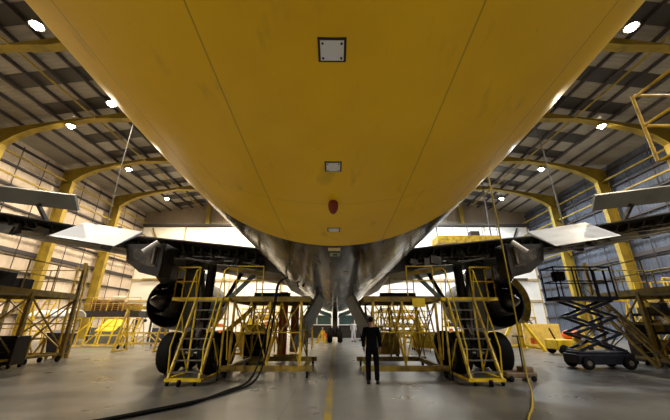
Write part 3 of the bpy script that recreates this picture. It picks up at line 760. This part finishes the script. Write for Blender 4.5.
# ------------------------------------------------------------------ boom basket (top right)
BL = thing('boom_lift_basket', 'yellow tube work basket on a boom hanging in at the top right', 'lift', (9.1, 6.2, 5.4))
MB().box((9.1, 6.2, 5.42), (2.0, 1.35, .06)).box((9.0, 6.2, 5.27), (1.6, 1.2, .28)).build('basket_floor', YEL, BL, bevel=.02)
r = MB()
for x in (8.08, 10.1):
    for y in (5.52, 6.88): r.tube((x, y, 5.4), (x, y, 7.38), .04)
for z in (7.42, 6.45):
    r.path([(8.18, 5.52, z), (10.1, 5.52, z), (10.1, 6.88, z), (8.18, 6.88, z), (8.08, 6.84, z - .1 * (z > 7)), (8.08, 5.56, z - .1 * (z > 7)), (8.18, 5.52, z)], .04)
r.build('basket_rail', YEL, BL)
MB().bar((10.0, 6.2, 5.3), (11.6, 5.4, 3.6), .25, .3).bar((11.6, 5.4, 3.6), (12.3, 3.2, 1.0), .32, .36).build('boom', YEL, BL)
MB().box((12.4, 2.6, .75), (1.9, 2.6, .8)).build('base', YEL, BL, bevel=.05)
for x in (11.5, 13.3):
    for y in (1.7, 3.5): MB().lathe([(.1, -.14), (.38, -.14), (.4, -.08), (.4, .08), (.38, .14), (.1, .14)], (x, y, .4), (1, 0, 0), 20, caps=True).build('wheel', BLACK, BL)

# ------------------------------------------------------------------ big side docks
def side_dock(s, label):
    T = thing('side_dock', label, 'work platform', (s * 13.6, 11.6, 0), 'tall yellow docks at both sides')
    x0, x1, y0, y1, zd = 12.05, 15.2, 8.2, 15.0, 2.85
    MB().box((s * (x0 + x1) / 2, (y0 + y1) / 2, zd - .05), (x1 - x0, y1 - y0, .08)).build('deck', DARKM, T)
    f = MB()
    for x in (x0, x1): f.box((s * x, (y0 + y1) / 2, zd - .12), (.08, y1 - y0, .24))
    for y in (y0, y1): f.box((s * (x0 + x1) / 2, y, zd - .12), (x1 - x0, .08, .24))
    f.build('deck_frame', OLDY, T)
    for x in (x0, x1):
        for k in range(4):
            y = y0 + (y1 - y0) * k / 3; MB().bar((s * x, y, .1), (s * x, y, zd - .1 if k not in (1, 3) or x == x1 else 4.3), .13).build('post', OLDY, T)
    b = MB()
    for x in (x0, x1):
        for k in range(3):
            ya, yb = y0 + (y1 - y0) * k / 3, y0 + (y1 - y0) * (k + 1) / 3
            b.bar((s * x, ya, .4), (s * x, yb, 2.6), .05); b.bar((s * x, yb, .4), (s * x, ya, 2.6), .05); b.bar((s * x, ya, .3), (s * x, yb, .3), .09); b.bar((s * x, ya, 1.55), (s * x, yb, 1.55), .06)
    for y in (y0, y1): b.bar((s * x0, y, .4), (s * x1, y, 2.6), .05); b.bar((s * x1, y, .4), (s * x0, y, 2.6), .05); b.bar((s * x0, y, .3), (s * x1, y, .3), .09)
    b.build('brace', OLDY, T)
    r = MB(); rail(r, [(s * x0, y0, zd), (s * x0, y1 - .1, zd)], 1.1, .026, 1.3); r.build('guardrail', OLDY, T); r = MB(); rail(r, [(s * x0, y1, zd), (s * x1, y1, zd), (s * x1, y0, zd)], 1.1, .026, 1.3); r.build('guardrail', OLDY, T)
    for x in (x0, x1):
        for y in (y0 + .15, y1 - .15):
            m = MB(); castor(m, s * x, y, .12, .3); m.build('castor', BLACK, T)
    if s < 0:
        l = MB()
        for x in (12.0, 12.5): l.bar((s * x, 15.3, .1), (s * x, 15.15, 4.2), .06, .09)
        for k in range(14): l.bar((s * 12.0, 15.29, .3 + .28 * k), (s * 12.5, 15.29, .3 + .28 * k), .03)
        l.build('ladder', YEL, T)
        return T
    # stair along the inner face
    for x in (11.35, 11.95): MB().bar((s * x, 14.7, zd), (s * x, 12.1, .1), .06, .14).build('stair_stringer', OLDY, T)
    for k in range(9):
        t = (k + .5) / 9; MB().box((s * 11.65, 14.7 - 2.6 * t, zd - 2.75 * t), (.56, .2, .03)).build('stair_step', STEEL, T)
    h = MB()
    h.path([(s * 11.35, 14.8, zd + .9), (s * 11.35, 12.1, 1.0)], .024, 6); h.path([(s * 11.35, 14.7, zd + .45), (s * 11.35, 12.1, .6)], .02, 6)
    for t in (0, .33, .66, 1): h.tube((s * 11.35, 14.7 - 2.6 * t, zd - 2.75 * t), (s * 11.35, 14.75 - 2.6 * t, zd - 2.75 * t + .9), .022, n=6)
    h.build('stair_rail', OLDY, T)
    return T
side_dock(-1, 'tall yellow dock with dark deck at the left edge'); side_dock(1, 'tall yellow dock with dark deck and stair at the right edge')

def cabinet(x, y, w_, d, h, m, name, label, cat, wheels=True, drawers=3, z=0, handle=True, group=None):
    T = thing(name, label, cat, (x, y, z), group); z0 = z + (.12 if wheels else 0)
    MB().box((x, y, z0 + h / 2), (w_, d, h)).build('body', m, T, bevel=.02)
    for k in range(drawers):
        hh_ = h / drawers
        D = MB().box((x, y - d / 2 - .01, z0 + hh_ * (k + .5)), (w_ * .9, .02, hh_ * .82)).build('drawer', m, T)
        if handle: MB().tube((x - w_ * .25, y - d / 2 - .045, z0 + hh_ * (k + .75)), (x + w_ * .25, y - d / 2 - .045, z0 + hh_ * (k + .75)), .012, n=6).build('drawer_handle', STEEL, D)
    if wheels:
        for i in (-1, 1):
            for j in (-1, 1):
                q = MB(); castor(q, x + i * (w_ / 2 - .08), y + j * (d / 2 - .08), .06, .13); q.build('castor', BLACK, T)
    return T

# left foreground equipment
def wheelie_bin(x, y, label):
    T = thing('wheeled_bin', label, 'bin', (x, y, 0))
    MB().loft([[V((x + a * w_, y + b * w_ * .8, z)) for a, b in ((-1, -1), (1, -1), (1, 1), (-1, 1))] for z, w_ in ((.12, .33), (1.0, .42), (1.05, .45), (1.1, .45))], False).build('bin_body', BLUEB, T, bevel=.02)
    MB().prism([(x - .46, y - .4, 1.1), (x + .46, y - .4, 1.1), (x + .42, y + .38, 1.22), (x - .42, y + .38, 1.22)], (0, 0, .04)).build('lid', BLUEB, T)
    for i in (-.28, .28):
        m = MB(); castor(m, x + i, y - .22, .07, .14); castor(m, x + i, y + .2, .07, .14); m.build('castor', YEL, T)
wheelie_bin(-13.15, 16.1, 'dark blue wheeled bin standing on the floor at the end of the left dock')
def truss_trolley(x, y, L_, label, group=None, m=YEL):
    T = thing('equipment_trolley', label, 'trolley', (x, y, 0), group)
    f = MB()
    for yy in (y - .35, y + .35):
        f.bar((x - L_ / 2, yy, .95), (x + L_ / 2, yy, .95), .07); f.bar((x - L_ / 2, yy, .3), (x + L_ / 2, yy, .3), .07)
        n = 4
        for k in range(n):
            a = x - L_ / 2 + L_ * k / n; b = a + L_ / n
            f.bar((a, yy, .3 if k % 2 else .95), (b, yy, .95 if k % 2 else .3), .05)
    for xx in (x - L_ / 2, x + L_ / 2):
        f.bar((xx, y - .35, .95), (xx, y + .35, .95), .07); f.bar((xx, y - .35, .3), (xx, y + .35, .3), .07)
        for yy in (y - .35, y + .35): f.bar((xx, yy, .25), (xx, yy, .98), .07)
    f.build('frame', m, T)
    for i in (-1, 1):
        for j in (-1, 1):
            q = MB(); castor(q, x + i * L_ / 2, y + j * .35, .11, .28); q.build('castor', BLACK, T)
    return T
truss_trolley(-13.3, 14.2, 1.5, 'yellow truss trolley under the left dock beside the blue bin')
cabinet(-12.4, 12.9, .9, .6, 1.0, DARKG, 'tool_chest', 'dark tool chest with drawers under the left dock', 'tool chest', drawers=4)
cabinet(-14.1, 11.3, 1.4, .9, 1.5, BLACK, 'equipment_cabinet', 'large black cabinet under the left dock at the picture edge', 'cabinet', drawers=2)
cabinet(-13.3, 12.4, .8, .7, .65, BLACK, 'equipment_case', 'black case standing on the deck of the left dock', 'case', wheels=False, drawers=1, z=2.85)
T = thing('compressor', 'dark wheeled compressor with a tank under the left dock', 'compressor', (-12.6, 11.6, 0))
MB().lathe([(.05, -.62), (.22, -.6), (.3, -.5), (.3, .5), (.22, .6), (.05, .62)], (-12.6, 11.6, .5), (1, 0, 0), 20, caps=True).build('tank', DARKG, T)
MB().box((-12.7, 11.6, .95), (.5, .35, .32)).build('motor', STEEL, T)
for i in (-.4, .4):
    q = MB(); castor(q, -12.6 + i, 11.4, .12, .3); castor(q, -12.6 + i, 11.8, .12, .3); q.build('castor', BLACK, T)
# junk under the docks seen as lumps of parts: small boxes standing on shelves
def rack(x, y, L_, h, lev, m, label, items, cat='shelf rack', seed=1, d=.8):
    rnd = random.Random(seed)
    T = thing('shelf_rack', label, cat, (x, y, 0)); f = MB()
    for i in (-1, 1):
        for j in (-1, 1): f.bar((x + i * L_ / 2, y + j * d / 2, 0), (x + i * L_ / 2, y + j * d / 2, h), .07)
    for k in range(lev):
        for j in (-1, 1): f.bar((x - L_ / 2, y + j * d / 2, h * (k + .6) / lev), (x + L_ / 2, y + j * d / 2, h * (k + .6) / lev), .05, .09)
    f.build('frame', m, T)
    for k in range(lev): MB().box((x, y, h * (k + .6) / lev + .055), (L_ - .05, d - .05, .03)).build('shelf', DARKM, T)
    for k in range(lev):
        cnt = -1; xx = x - L_ / 2 + .15; z0 = h * (k + .6) / lev + .07
        while xx < x + L_ / 2 - .45:
            ww = .3 + .3 * rnd.random(); hh_ = .2 + .28 * rnd.random(); mm = rnd.choice([PALE, BLUEB, DARKG, WOOD, ORANGE, YEL, GREYP])
            o = MB().box((xx + ww / 2, y, z0 + hh_ / 2), (ww, .5, hh_)).build('storage_box', mm, None, bevel=.015)
            cname = {PALE.name: 'pale', BLUEB.name: 'blue', DARKG.name: 'dark', WOOD.name: 'wooden', ORANGE.name: 'orange', YEL.name: 'yellow', GREYP.name: 'grey'}[mm.name]
            cnt += 1
            tag(o, '%s box %s, %s shelf of %s' % (cname, ['leftmost', 'second from left', 'third from left', 'fourth from left', 'fifth from left', 'sixth from left'][cnt], ['lowest', 'middle', 'top'][k], items), 'box', 'storage boxes on ' + items)
            xx += ww + .08 + .1 * rnd.random()
rack(-13.8, 9.6, 2.2, 2.2, 3, DARKM, 'dark shelf rack loaded with boxes under the left dock', 'the rack under the left dock', seed=3)
rack(14.1, 14.2, 1.7, 2.2, 3, DARKM, 'dark shelf rack loaded with boxes under the right dock', 'the rack under the right dock', seed=5)

# yellow cage trolley
T = thing('cage_stand', 'bright yellow open cage stand on the floor beyond the left dock', 'stand', (-16, 23.2, 0))
f = MB(); X0, X1, Ya, Yb = -17.2, -14.75, 22.9, 24.3
for z in (.12, .75, 1.35, 1.92):
    for y in (Ya, Yb): f.bar((X0 + .15 * z, y, z), (X1 + .15 * z, y, z), .06)
for x in (X0, X0 + .8, X1 - .7, X1):
    for y in (Ya, Yb): f.bar((x, y, .05), (x + .3, y, 1.95), .07)
for x in (X0, X1):
    for z in (.12, 1.92): f.bar((x + .15 * z, Ya, z), (x + .15 * z, Yb, z), .06)
f.bar((X0, Ya, .1), (X1 - .5, Ya, 1.9), .06); f.bar((X0 - 1.4, Ya, .1), (X0 + .2, Ya, 1.6), .07); f.bar((X0 - 1.4, Ya, .1), (X0, Ya, .1), .07)
f.build('cage_frame', YEL2, T)
MB().prism([(X0 + .5, 23.1, 1.0), (X1 - .6, 23.1, 1.0), (X1 - .5, 24.1, 1.75), (X0 + .6, 24.1, 1.75)], (0, 0, .05)).build('cradle_panel', YEL2, T)

# storage mezzanine with pallets
T = thing('storage_platform', 'dark raised storage platform against the left wall carrying pallets', 'platform', (-19.2, 28.5, 0))
MB().box((-19.2, 28.5, 2.25), (5.6, 2.4, .5)).build('deck', DARKG, T)
f = MB()
for x in (-21.9, -19.2, -16.5):
    for y in (27.4, 29.6): f.bar((x, y, 0), (x, y, 2.0), .14)
f.build('support_post', DARKM, T)
f = MB(); rail(f, [(-21.9, 27.35, 2.5), (-16.5, 27.35, 2.5)], 1.1, .03, 1.4); f.build('guardrail', YEL, T)
def pallet(x, y, z, label):
    T = thing('pallet', label, 'pallet', (x, y, z), 'wooden pallets on the storage platform'); f = MB()
    for k in range(5): f.box((x, y - .5 + .25 * k, z + .14), (1.2, .12, .03))
    f.build('deck_board', WOOD, T); f = MB()
    for k in (-.5, 0, .5): f.box((x + k, y, z + .065), (.1, 1.1, .12))
    f.build('bearer', WOOD, T)
pos = ['bottom', 'second', 'third', 'fourth', 'fifth', 'top']
for i, (x, n_) in enumerate(((-20.6, 6), (-19.1, 5), (-17.75, 4))):
    for k in range(n_):
        pallet(x, 28.4, 2.5 + .16 * k, '%s wooden pallet of the %s stack on the storage platform' % (pos[k] if k < n_ - 1 else 'topmost', ['left', 'middle', 'right'][i]))
tag(MB().tube((-19.6, 28.4, 3.55), (-18.4, 28.4, 3.55), .25, n=20).build('roll', PALE), 'pale rolled cover lying across the pallet stacks', 'roll')

cabinet(-18.5, 27.2, 2.4, .8, 1.2, GREYP, 'work_bench', 'grey metal bench below the raised storage platform', 'bench', wheels=False, drawers=2)
T = thing('cowl_on_stand', 'pale engine cowl lying on a yellow stand left of the storage platform', 'aircraft cowl', (-20.8, 24.6, 0))
MB().loft([[V((x, 24.6 + 1.0 * math.cos(t) * k, 2.0 + .55 * math.sin(t) * k)) for t in [math.pi * i / 10 for i in range(11)]] + [V((x, 24.6 + .94 * math.cos(t) * k, 1.98 + .5 * math.sin(t) * k)) for t in [math.pi * (10 - i) / 10 for i in range(11)]] for x, k in ((-22.3, .8), (-21, 1), (-19.4, .95))]).build('cowl', WHITEP, T)
f = MB()
for x in (-22.1, -19.6):
    for y in (23.8, 25.4): f.bar((x, y, 0), (x, y, 2.0), .08)
    f.bar((x, 23.8, 1.9), (x, 25.4, 1.9), .08)
for y in (23.8, 25.4): f.bar((-22.1, y, 1.0), (-19.6, y, 1.0), .07); f.bar((-22.1, y, .1), (-19.6, y, 1.9), .06)
f.build('stand', YEL, T)

def stepladder(x, y, h, w_, label, m=YEL, lean=.45, name='step_ladder', group=None):
    T = thing(name, label, 'ladder', (x, y, 0), group)
    for i in (-1, 1):
        MB().bar((x + i * w_ / 2, y - h * lean, 0), (x + i * w_ / 2 * .8, y, h), .06, .09).build('rail', m, T)
        MB().bar((x + i * w_ / 2, y + .4, 0), (x + i * w_ / 2 * .8, y, h), .05).build('back_leg', m, T)
    n = max(4, int(h / .28))
    for k in range(1, n): t = k / n; MB().box((x, y - h * lean * (1 - t), h * t), (w_ * (1 - .2 * t), .12, .03)).build('step', m, T)
    MB().box((x, y + .1, h), (w_ * .85, .35, .05)).build('top_platform', m, T)
    return T
stepladder(-14.2, 23.8, 1.8, .9, 'orange-yellow step ladder right of the yellow cage stand', YEL)
cabinet(-12.9, 24.6, .9, .7, 1.1, BLUEB, 'storage_bin', 'blue storage bin right of the step ladder', 'storage bin', drawers=1)
T = truss_trolley(-12.2, 22.0, 3.4, 'long yellow trolley behind the left main wheel')
T['label'] = 'long low yellow trolley just left of the left main wheels'

# row of stands beyond the docks, both sides of the keel
truss_trolley(-8.6, 20.6, 2.4, 'yellow trolley under the left engine')
truss_trolley(8.7, 22.6, 2.6, 'yellow trolley on the floor beyond the right main wheels')
def axle_stand(x, y, h, spread, label, m=YEL2, name='tripod_jack'):
    T = thing(name, label, 'jack', (x, y, 0))
    MB().tube((x, y, .15), (x, y, h * .8), .16, n=14).build('cylinder', m, T)
    MB().tube((x, y, h * .8), (x, y, h), .08, n=12).build('ram', CHROME, T)
    for k in range(3):
        a = R(-90 + 120 * k + 25); px_, py_ = x + spread * math.cos(a), y + spread * math.sin(a)
        MB().bar((x + .1 * math.cos(a), y + .1 * math.sin(a), h * .78), (px_, py_, .1), .15).bar((x, y, .3), (px_, py_, .12), .1).build('leg', m, T)
        MB().tube((px_, py_, 0), (px_, py_, .1), .15, n=12).build('foot', m, T)
    MB().box((x + spread * .35, y - spread * .4, .55), (.3, .25, .35)).build('pump', ORANGE, T)
axle_stand(11.6, 20.9, 2.5, 1.35, 'large yellow tripod jack standing beyond the right main wheels')
axle_stand(-1.0, 27.6, 1.2, .5, 'small yellow jack left of the nose wheel', YEL)
axle_stand(-6.0, 23.5, 2.3, 1.2, 'yellow tripod jack on the floor beyond the left dock')
axle_stand(6.4, 25.5, 2.3, 1.2, 'yellow tripod jack on the floor beyond the right dock')
for x, y, h, lb in ((-3.9, 19.2, 2.6, 'yellow step ladder standing beyond the left dock'), (3.2, 20.5, 2.4, 'yellow step ladder standing beyond the right dock close to the keel'),
                    (5.0, 18.8, 2.8, 'tall yellow step ladder beyond the right dock near the wheel'), (-1.9, 22.6, 1.9, 'small yellow step ladder left of the nose wheel')):
    stepladder(x, y, h, .8, lb, YEL)
# slanted yellow conveyor-like ramp and panel left
T = thing('loading_ramp', 'slanted yellow ramp standing behind the left dock', 'ramp', (-5.2, 17, 0))
MB().bar((-6.3, 17.0, .5), (-4.3, 17.6, 2.45), .5, .22).build('ramp_body', YEL2, T)
MB().bar((-6.0, 17.1, 0), (-5.9, 17.1, .8), .1).bar((-4.8, 17.4, 0), (-4.8, 17.4, 1.9), .1).bar((-6.2, 17.1, .1), (-4.6, 17.5, .1), .1).build('support', YEL2, T)
cabinet(-3.9, 16.2, .9, .4, 1.5, YEL2, 'yellow_locker', 'bright yellow locker behind the left dock', 'locker', drawers=1, wheels=False)
T = thing('safety_tower', 'red-brown upright tower standing by the fuselage behind the left dock', 'tower', (-2.6, 17.5, 0))
MB().box((-2.75, 17.5, 1.6), (.42, .42, 3.1)).build('red_cover', REDC, T, bevel=.03); MB().box((-2.15, 17.7, 1.35), (.4, .4, 2.4)).build('side_cover', mat('orange_brown', (.42, .11, .02), .5), T, bevel=.03)
MB().box((-2.45, 17.6, .04), (1.3, .9, .08)).build('base_plate', YEL, T)
def platform(x0, x1, y0, y1, z, label):
    T = thing('work_platform', label, 'work platform', ((x0 + x1) / 2, (y0 + y1) / 2, 0)); f = MB()
    for x in (x0, x1):
        for y in (y0, y1): f.bar((x, y, 0), (x, y, z), .08)
    for y in (y0, y1): f.bar((x0, y, .2), (x1, y, z), .05); f.bar((x1, y, .2), (x0, y, z), .05); f.bar((x0, y, z * .5), (x1, y, z * .5), .05)
    f.build('frame', YEL, T); MB().box(((x0 + x1) / 2, (y0 + y1) / 2, z + .05), (x1 - x0 + .1, y1 - y0 + .1, .1)).build('deck', YEL, T)
    f = MB(); rail(f, [(x0, y0, z + .1), (x1, y0, z + .1)], 1.0, .03, .9); f.build('guardrail', YEL2, T); f = MB(); rail(f, [(x0, y1, z + .1), (x1, y1, z + .1)], 1.0, .03, .9); f.build('guardrail', YEL2, T)
platform(3.0, 6.2, 22.6, 24.0, 1.3, 'yellow work platform low on the floor beyond the right dock')
platform(-7.6, -4.8, 25.4, 26.8, 1.5, 'yellow work platform far beyond the left dock')
platform(12.4, 15.6, 25.6, 27.2, 1.9, 'yellow work platform far beyond the tripod jack on the right')
cabinet(13.9, 22.4, 2.0, .8, 1.5, BEIGEY, 'yellow_crate', 'pale yellow crate on the floor between tripod jack and scissor lift', 'crate', wheels=False, drawers=1, handle=False)
cabinet(12.3, 23.9, 1.4, .9, 2.5, PALE, 'tall_cabinet', 'pale tall cabinet behind the tripod jack', 'cabinet', wheels=False, drawers=2)
# orange headed tow tractor
T = thing('floor_tug', 'small yellow tug with orange cover left of the scissor lift', 'vehicle', (12.6, 18.2, 0))
MB().box((12.6, 18.2, .5), (1.9, 1.1, .5)).build('body', YEL2, T, bevel=.06); MB().sphere((12.9, 18.2, .95), (.5, .45, .3)).build('cover', ORANGE, T, 'orange red cover')
MB().bar((11.9, 18.1, .7), (11.6, 18.0, 1.3), .06).build('steering_column', DARKG, T)
for i in (-.65, .65):
    for j in (-.5, .5): MB().lathe([(.08, -.08), (.24, -.08), (.26, 0), (.24, .08), (.08, .08)], (12.6 + i, 18.2 + j, .26), (0, 1, 0), 18, caps=True).build('wheel', BLACK, T)
# pallet jack by the right wheels
T = thing('pump_trolley', 'low brown wheeled trolley with upright handle beside the right main wheel', 'trolley', (5.25, 10.25, 0)); DX = -.22
MB().box((5.62 + DX, 10.28, .17), (.9, .5, .14)).box((5.85 + DX, 10.25, .3), (.3, .4, .14)).build('chassis', mat('brown_metal', (.22, .15, .09), .6, .3, noise=.5), T, bevel=.03)
for i in (-.32, .33):
    for j in (-.24, .24): MB().lathe([(.02, -.03), (.075, -.03), (.08, 0), (.075, .03), (.02, .03)], (5.62 + DX + i, 10.28 + j, .08), (0, 1, 0), 14, caps=True).build('wheel', BLACK, T)
MB().path([(5.72 + DX, 10.1, .3), (5.66 + DX, 9.98, .7), (5.66 + DX, 9.98, 1.2)], .022).tube((5.5 + DX, 9.98, 1.22), (5.82 + DX, 9.98, 1.22), .02).build('handle', DARKG, T)

# right side lower equipment
truss_trolley(13.4, 12.6, 1.6, 'yellow truss trolley on the floor under the right dock')
cabinet(13.9, 11.0, 1.3, .8, 1.7, BLACK, 'equipment_cabinet', 'large black cabinet under the right dock at the picture edge', 'cabinet', drawers=2)
cabinet(12.7, 13.9, .7, .6, 1.5, DARKG, 'tool_chest', 'dark tool chest with drawers under the right dock behind the scissor lift', 'tool chest', drawers=4)

# high platform hanging from the roof at right
T = thing('overhead_platform', 'yellow overhead gantry platform hanging from the roof above the right wing', 'platform', (12.9, 30, 9.2))
MB().box((12.9, 30, 9.15), (6.0, 2.0, .7)).build('beam', YEL, T)
f = MB(); rail(f, [(10, 29.1, 9.5), (15.8, 29.1, 9.5)], 1.1, .03, 1.4); f.build('guardrail', GREYP, T)
for x in (10.2, 15.6): MB().bar((x, 30, 9.5), (x, 30, roofz(x) - .1), .10).build('hanger', GIRT, T)
MB().box((14.0, 30.2, 9.85), (.9, .6, .7)).build('hoist', DARKG, T)

# far end: benches, partitions with glazing
for k, (x0, x1) in enumerate(((-3.6, -.4), (.4, 3.9))):
    T = thing('glazed_partition', 'low dark partition with pale framed glazing far %s of the nose wheel' % ('left', 'right')[k], 'partition', ((x0 + x1) / 2, 36.5, 0))
    MB().box(((x0 + x1) / 2, 36.5, .65), (x1 - x0, .12, 1.3)).build('base_panel', DARKG, T)
    MB().box(((x0 + x1) / 2, 36.5, 1.85), (x1 - x0 - .1, .03, .95)).build('pane', GLASS, T)
    f = MB()
    for z in (1.34, 2.36): f.box(((x0 + x1) / 2, 36.5, z), (x1 - x0, .14, .08))
    for x in (x0, (x0 + x1) / 2, x1): f.box((x, 36.5, 1.85), (.08, .14, 1.1))
    f.build('frame', WHITEP, T)
for x, y, lb in ((-7.5, 35, 'yellow parts stand far left of the nose wheel'), (7.2, 35, 'yellow parts stand far right of the nose wheel'), (-12.5, 34, 'yellow parts stand far behind the left engine'), (12.8, 35, 'yellow parts stand far behind the right engine')):
    rack(x, y, 2.6, 2.2, 3, YEL, lb, 'the stand ' + lb.split('stand ')[1], seed=int(x * 10) % 97)
cabinet(-16.5, 33.5, 3.2, 1.4, 2.6, PALE, 'crate', 'large pale crate in the far left corner', 'crate', wheels=False, drawers=1, handle=False)
cabinet(17.2, 33.8, 3.0, 1.4, 2.4, BEIGEY, 'crate', 'large yellow crate in the far right corner', 'crate', wheels=False, drawers=1, handle=False)

# more equipment under and on the side docks
for s_, side in ((-1, 'left'), (1, 'right')):
    cabinet(s_ * 12.6, 9.9 if s_ > 0 else 8.75, .8, .6, 1.7, BLACK, 'equipment_cabinet', 'black cabinet under the %s dock nearest to the camera' % side, 'cabinet', drawers=2)
    cabinet(s_ * 14.6, 12.6, .9, .7, 1.9, DARKG, 'equipment_cabinet', 'dark cabinet deep under the %s dock' % side, 'cabinet', drawers=3)
    cabinet(s_ * 14.3, 14.2 if s_ < 0 else 9.9, 1.0, .6, .6, BLACK, 'parts_case', 'dark parts case on the deck of the %s dock' % side, 'case', wheels=False, drawers=1, z=2.85)
def drum(x, y, m, label, group=None, z=0):
    T = thing('drum', label, 'drum', (x, y, z), group)
    MB().lathe([(.01, 0), (.28, 0), (.29, .02), (.28, .05), (.28, .28), (.295, .3), (.28, .32), (.28, .58), (.295, .6), (.28, .62), (.28, .85), (.29, .88), (.27, .88), (.26, .86), (.01, .86)], (x, y, z), (0, 0, 1), 24).build('drum_body', m, T)
    MB().tube((x + .12, y, z + .86), (x + .12, y, z + .9), .04, n=10).build('cap', STEEL, T)
drum(12.3, 16.9, YEL, 'yellow drum standing beyond the scissor lift')
cabinet(-3.4, 14.6, .9, .6, 1.0, BLACK, 'equipment_case', 'black equipment case on wheels just beyond the left dock', 'case', drawers=2)
cabinet(2.6, 17.0, 1.2, .6, 1.0, YEL, 'tool_cart', 'yellow tool cart beyond the right dock', 'cart', drawers=3)
cabinet(5.6, 21.0, 1.6, .7, .9, YEL2, 'tool_cart', 'long bright yellow tool cart beyond the right main wheels', 'cart', drawers=2)
cabinet(-6.6, 21.6, 1.4, .7, .9, YEL2, 'tool_cart', 'bright yellow tool cart beyond the left main wheels', 'cart', drawers=2)
stepladder(-9.8, 24.8, 2.2, .9, 'yellow step ladder far behind the left engine', YEL)
stepladder(9.6, 27.2, 2.2, .9, 'yellow step ladder far behind the right engine', YEL)
platform(3.6, 7.4, 28.6, 30.2, 2.4, 'tall yellow work platform far beyond the right dock')
platform(-7.2, -3.6, 29.4, 31.0, 2.4, 'tall yellow work platform far beyond the left dock')

# toolboxes, hoist frames and small gear that crowd both docks
def gantry(x, y, w_, h, m, label):
    T = thing('hoist_frame', label, 'frame', (x, y, 0)); 
    for i in (-1, 1):
        MB().bar((x + i * w_ / 2, y - .6, .1), (x + i * w_ / 2, y, h), .09).bar((x + i * w_ / 2, y + .6, .1), (x + i * w_ / 2, y, h), .09).bar((x + i * w_ / 2, y - .65, .12), (x + i * w_ / 2, y + .65, .12), .1).build('side_frame', m, T)
    MB().bar((x - w_ / 2 - .2, y, h), (x + w_ / 2 + .2, y, h), .12, .18).build('top_beam', m, T)
    MB().tube((x, y, h - .05), (x, y, h - .6), .02, n=6).sphere((x, y, h - .7), .1, 8).build('chain_hoist', DARKG, T)
gantry(-10.9, 18.9, 2.2, 2.4, YEL, 'yellow hoist frame standing left of the left main wheels')
gantry(-20.6, 20.8, 2.4, 3.0, YEL, 'tall yellow hoist frame beyond the left dock near the wall')
gantry(18.2, 21.6, 2.6, 3.0, YEL, 'tall yellow hoist frame behind the right dock near the wall')
platform(16.4, 19.2, 15.8, 17.4, 2.6, 'yellow work platform between the right dock and the wall')
platform(-19.4, -16.6, 15.8, 17.4, 2.6, 'yellow work platform between the left dock and the wall')
stepladder(-17.6, 20.2, 3.2, .8, 'tall yellow step ladder between left dock and hangar wall', YEL)
stepladder(16.9, 14.4, 3.4, .8, 'tall yellow step ladder between right dock and hangar wall', YEL)
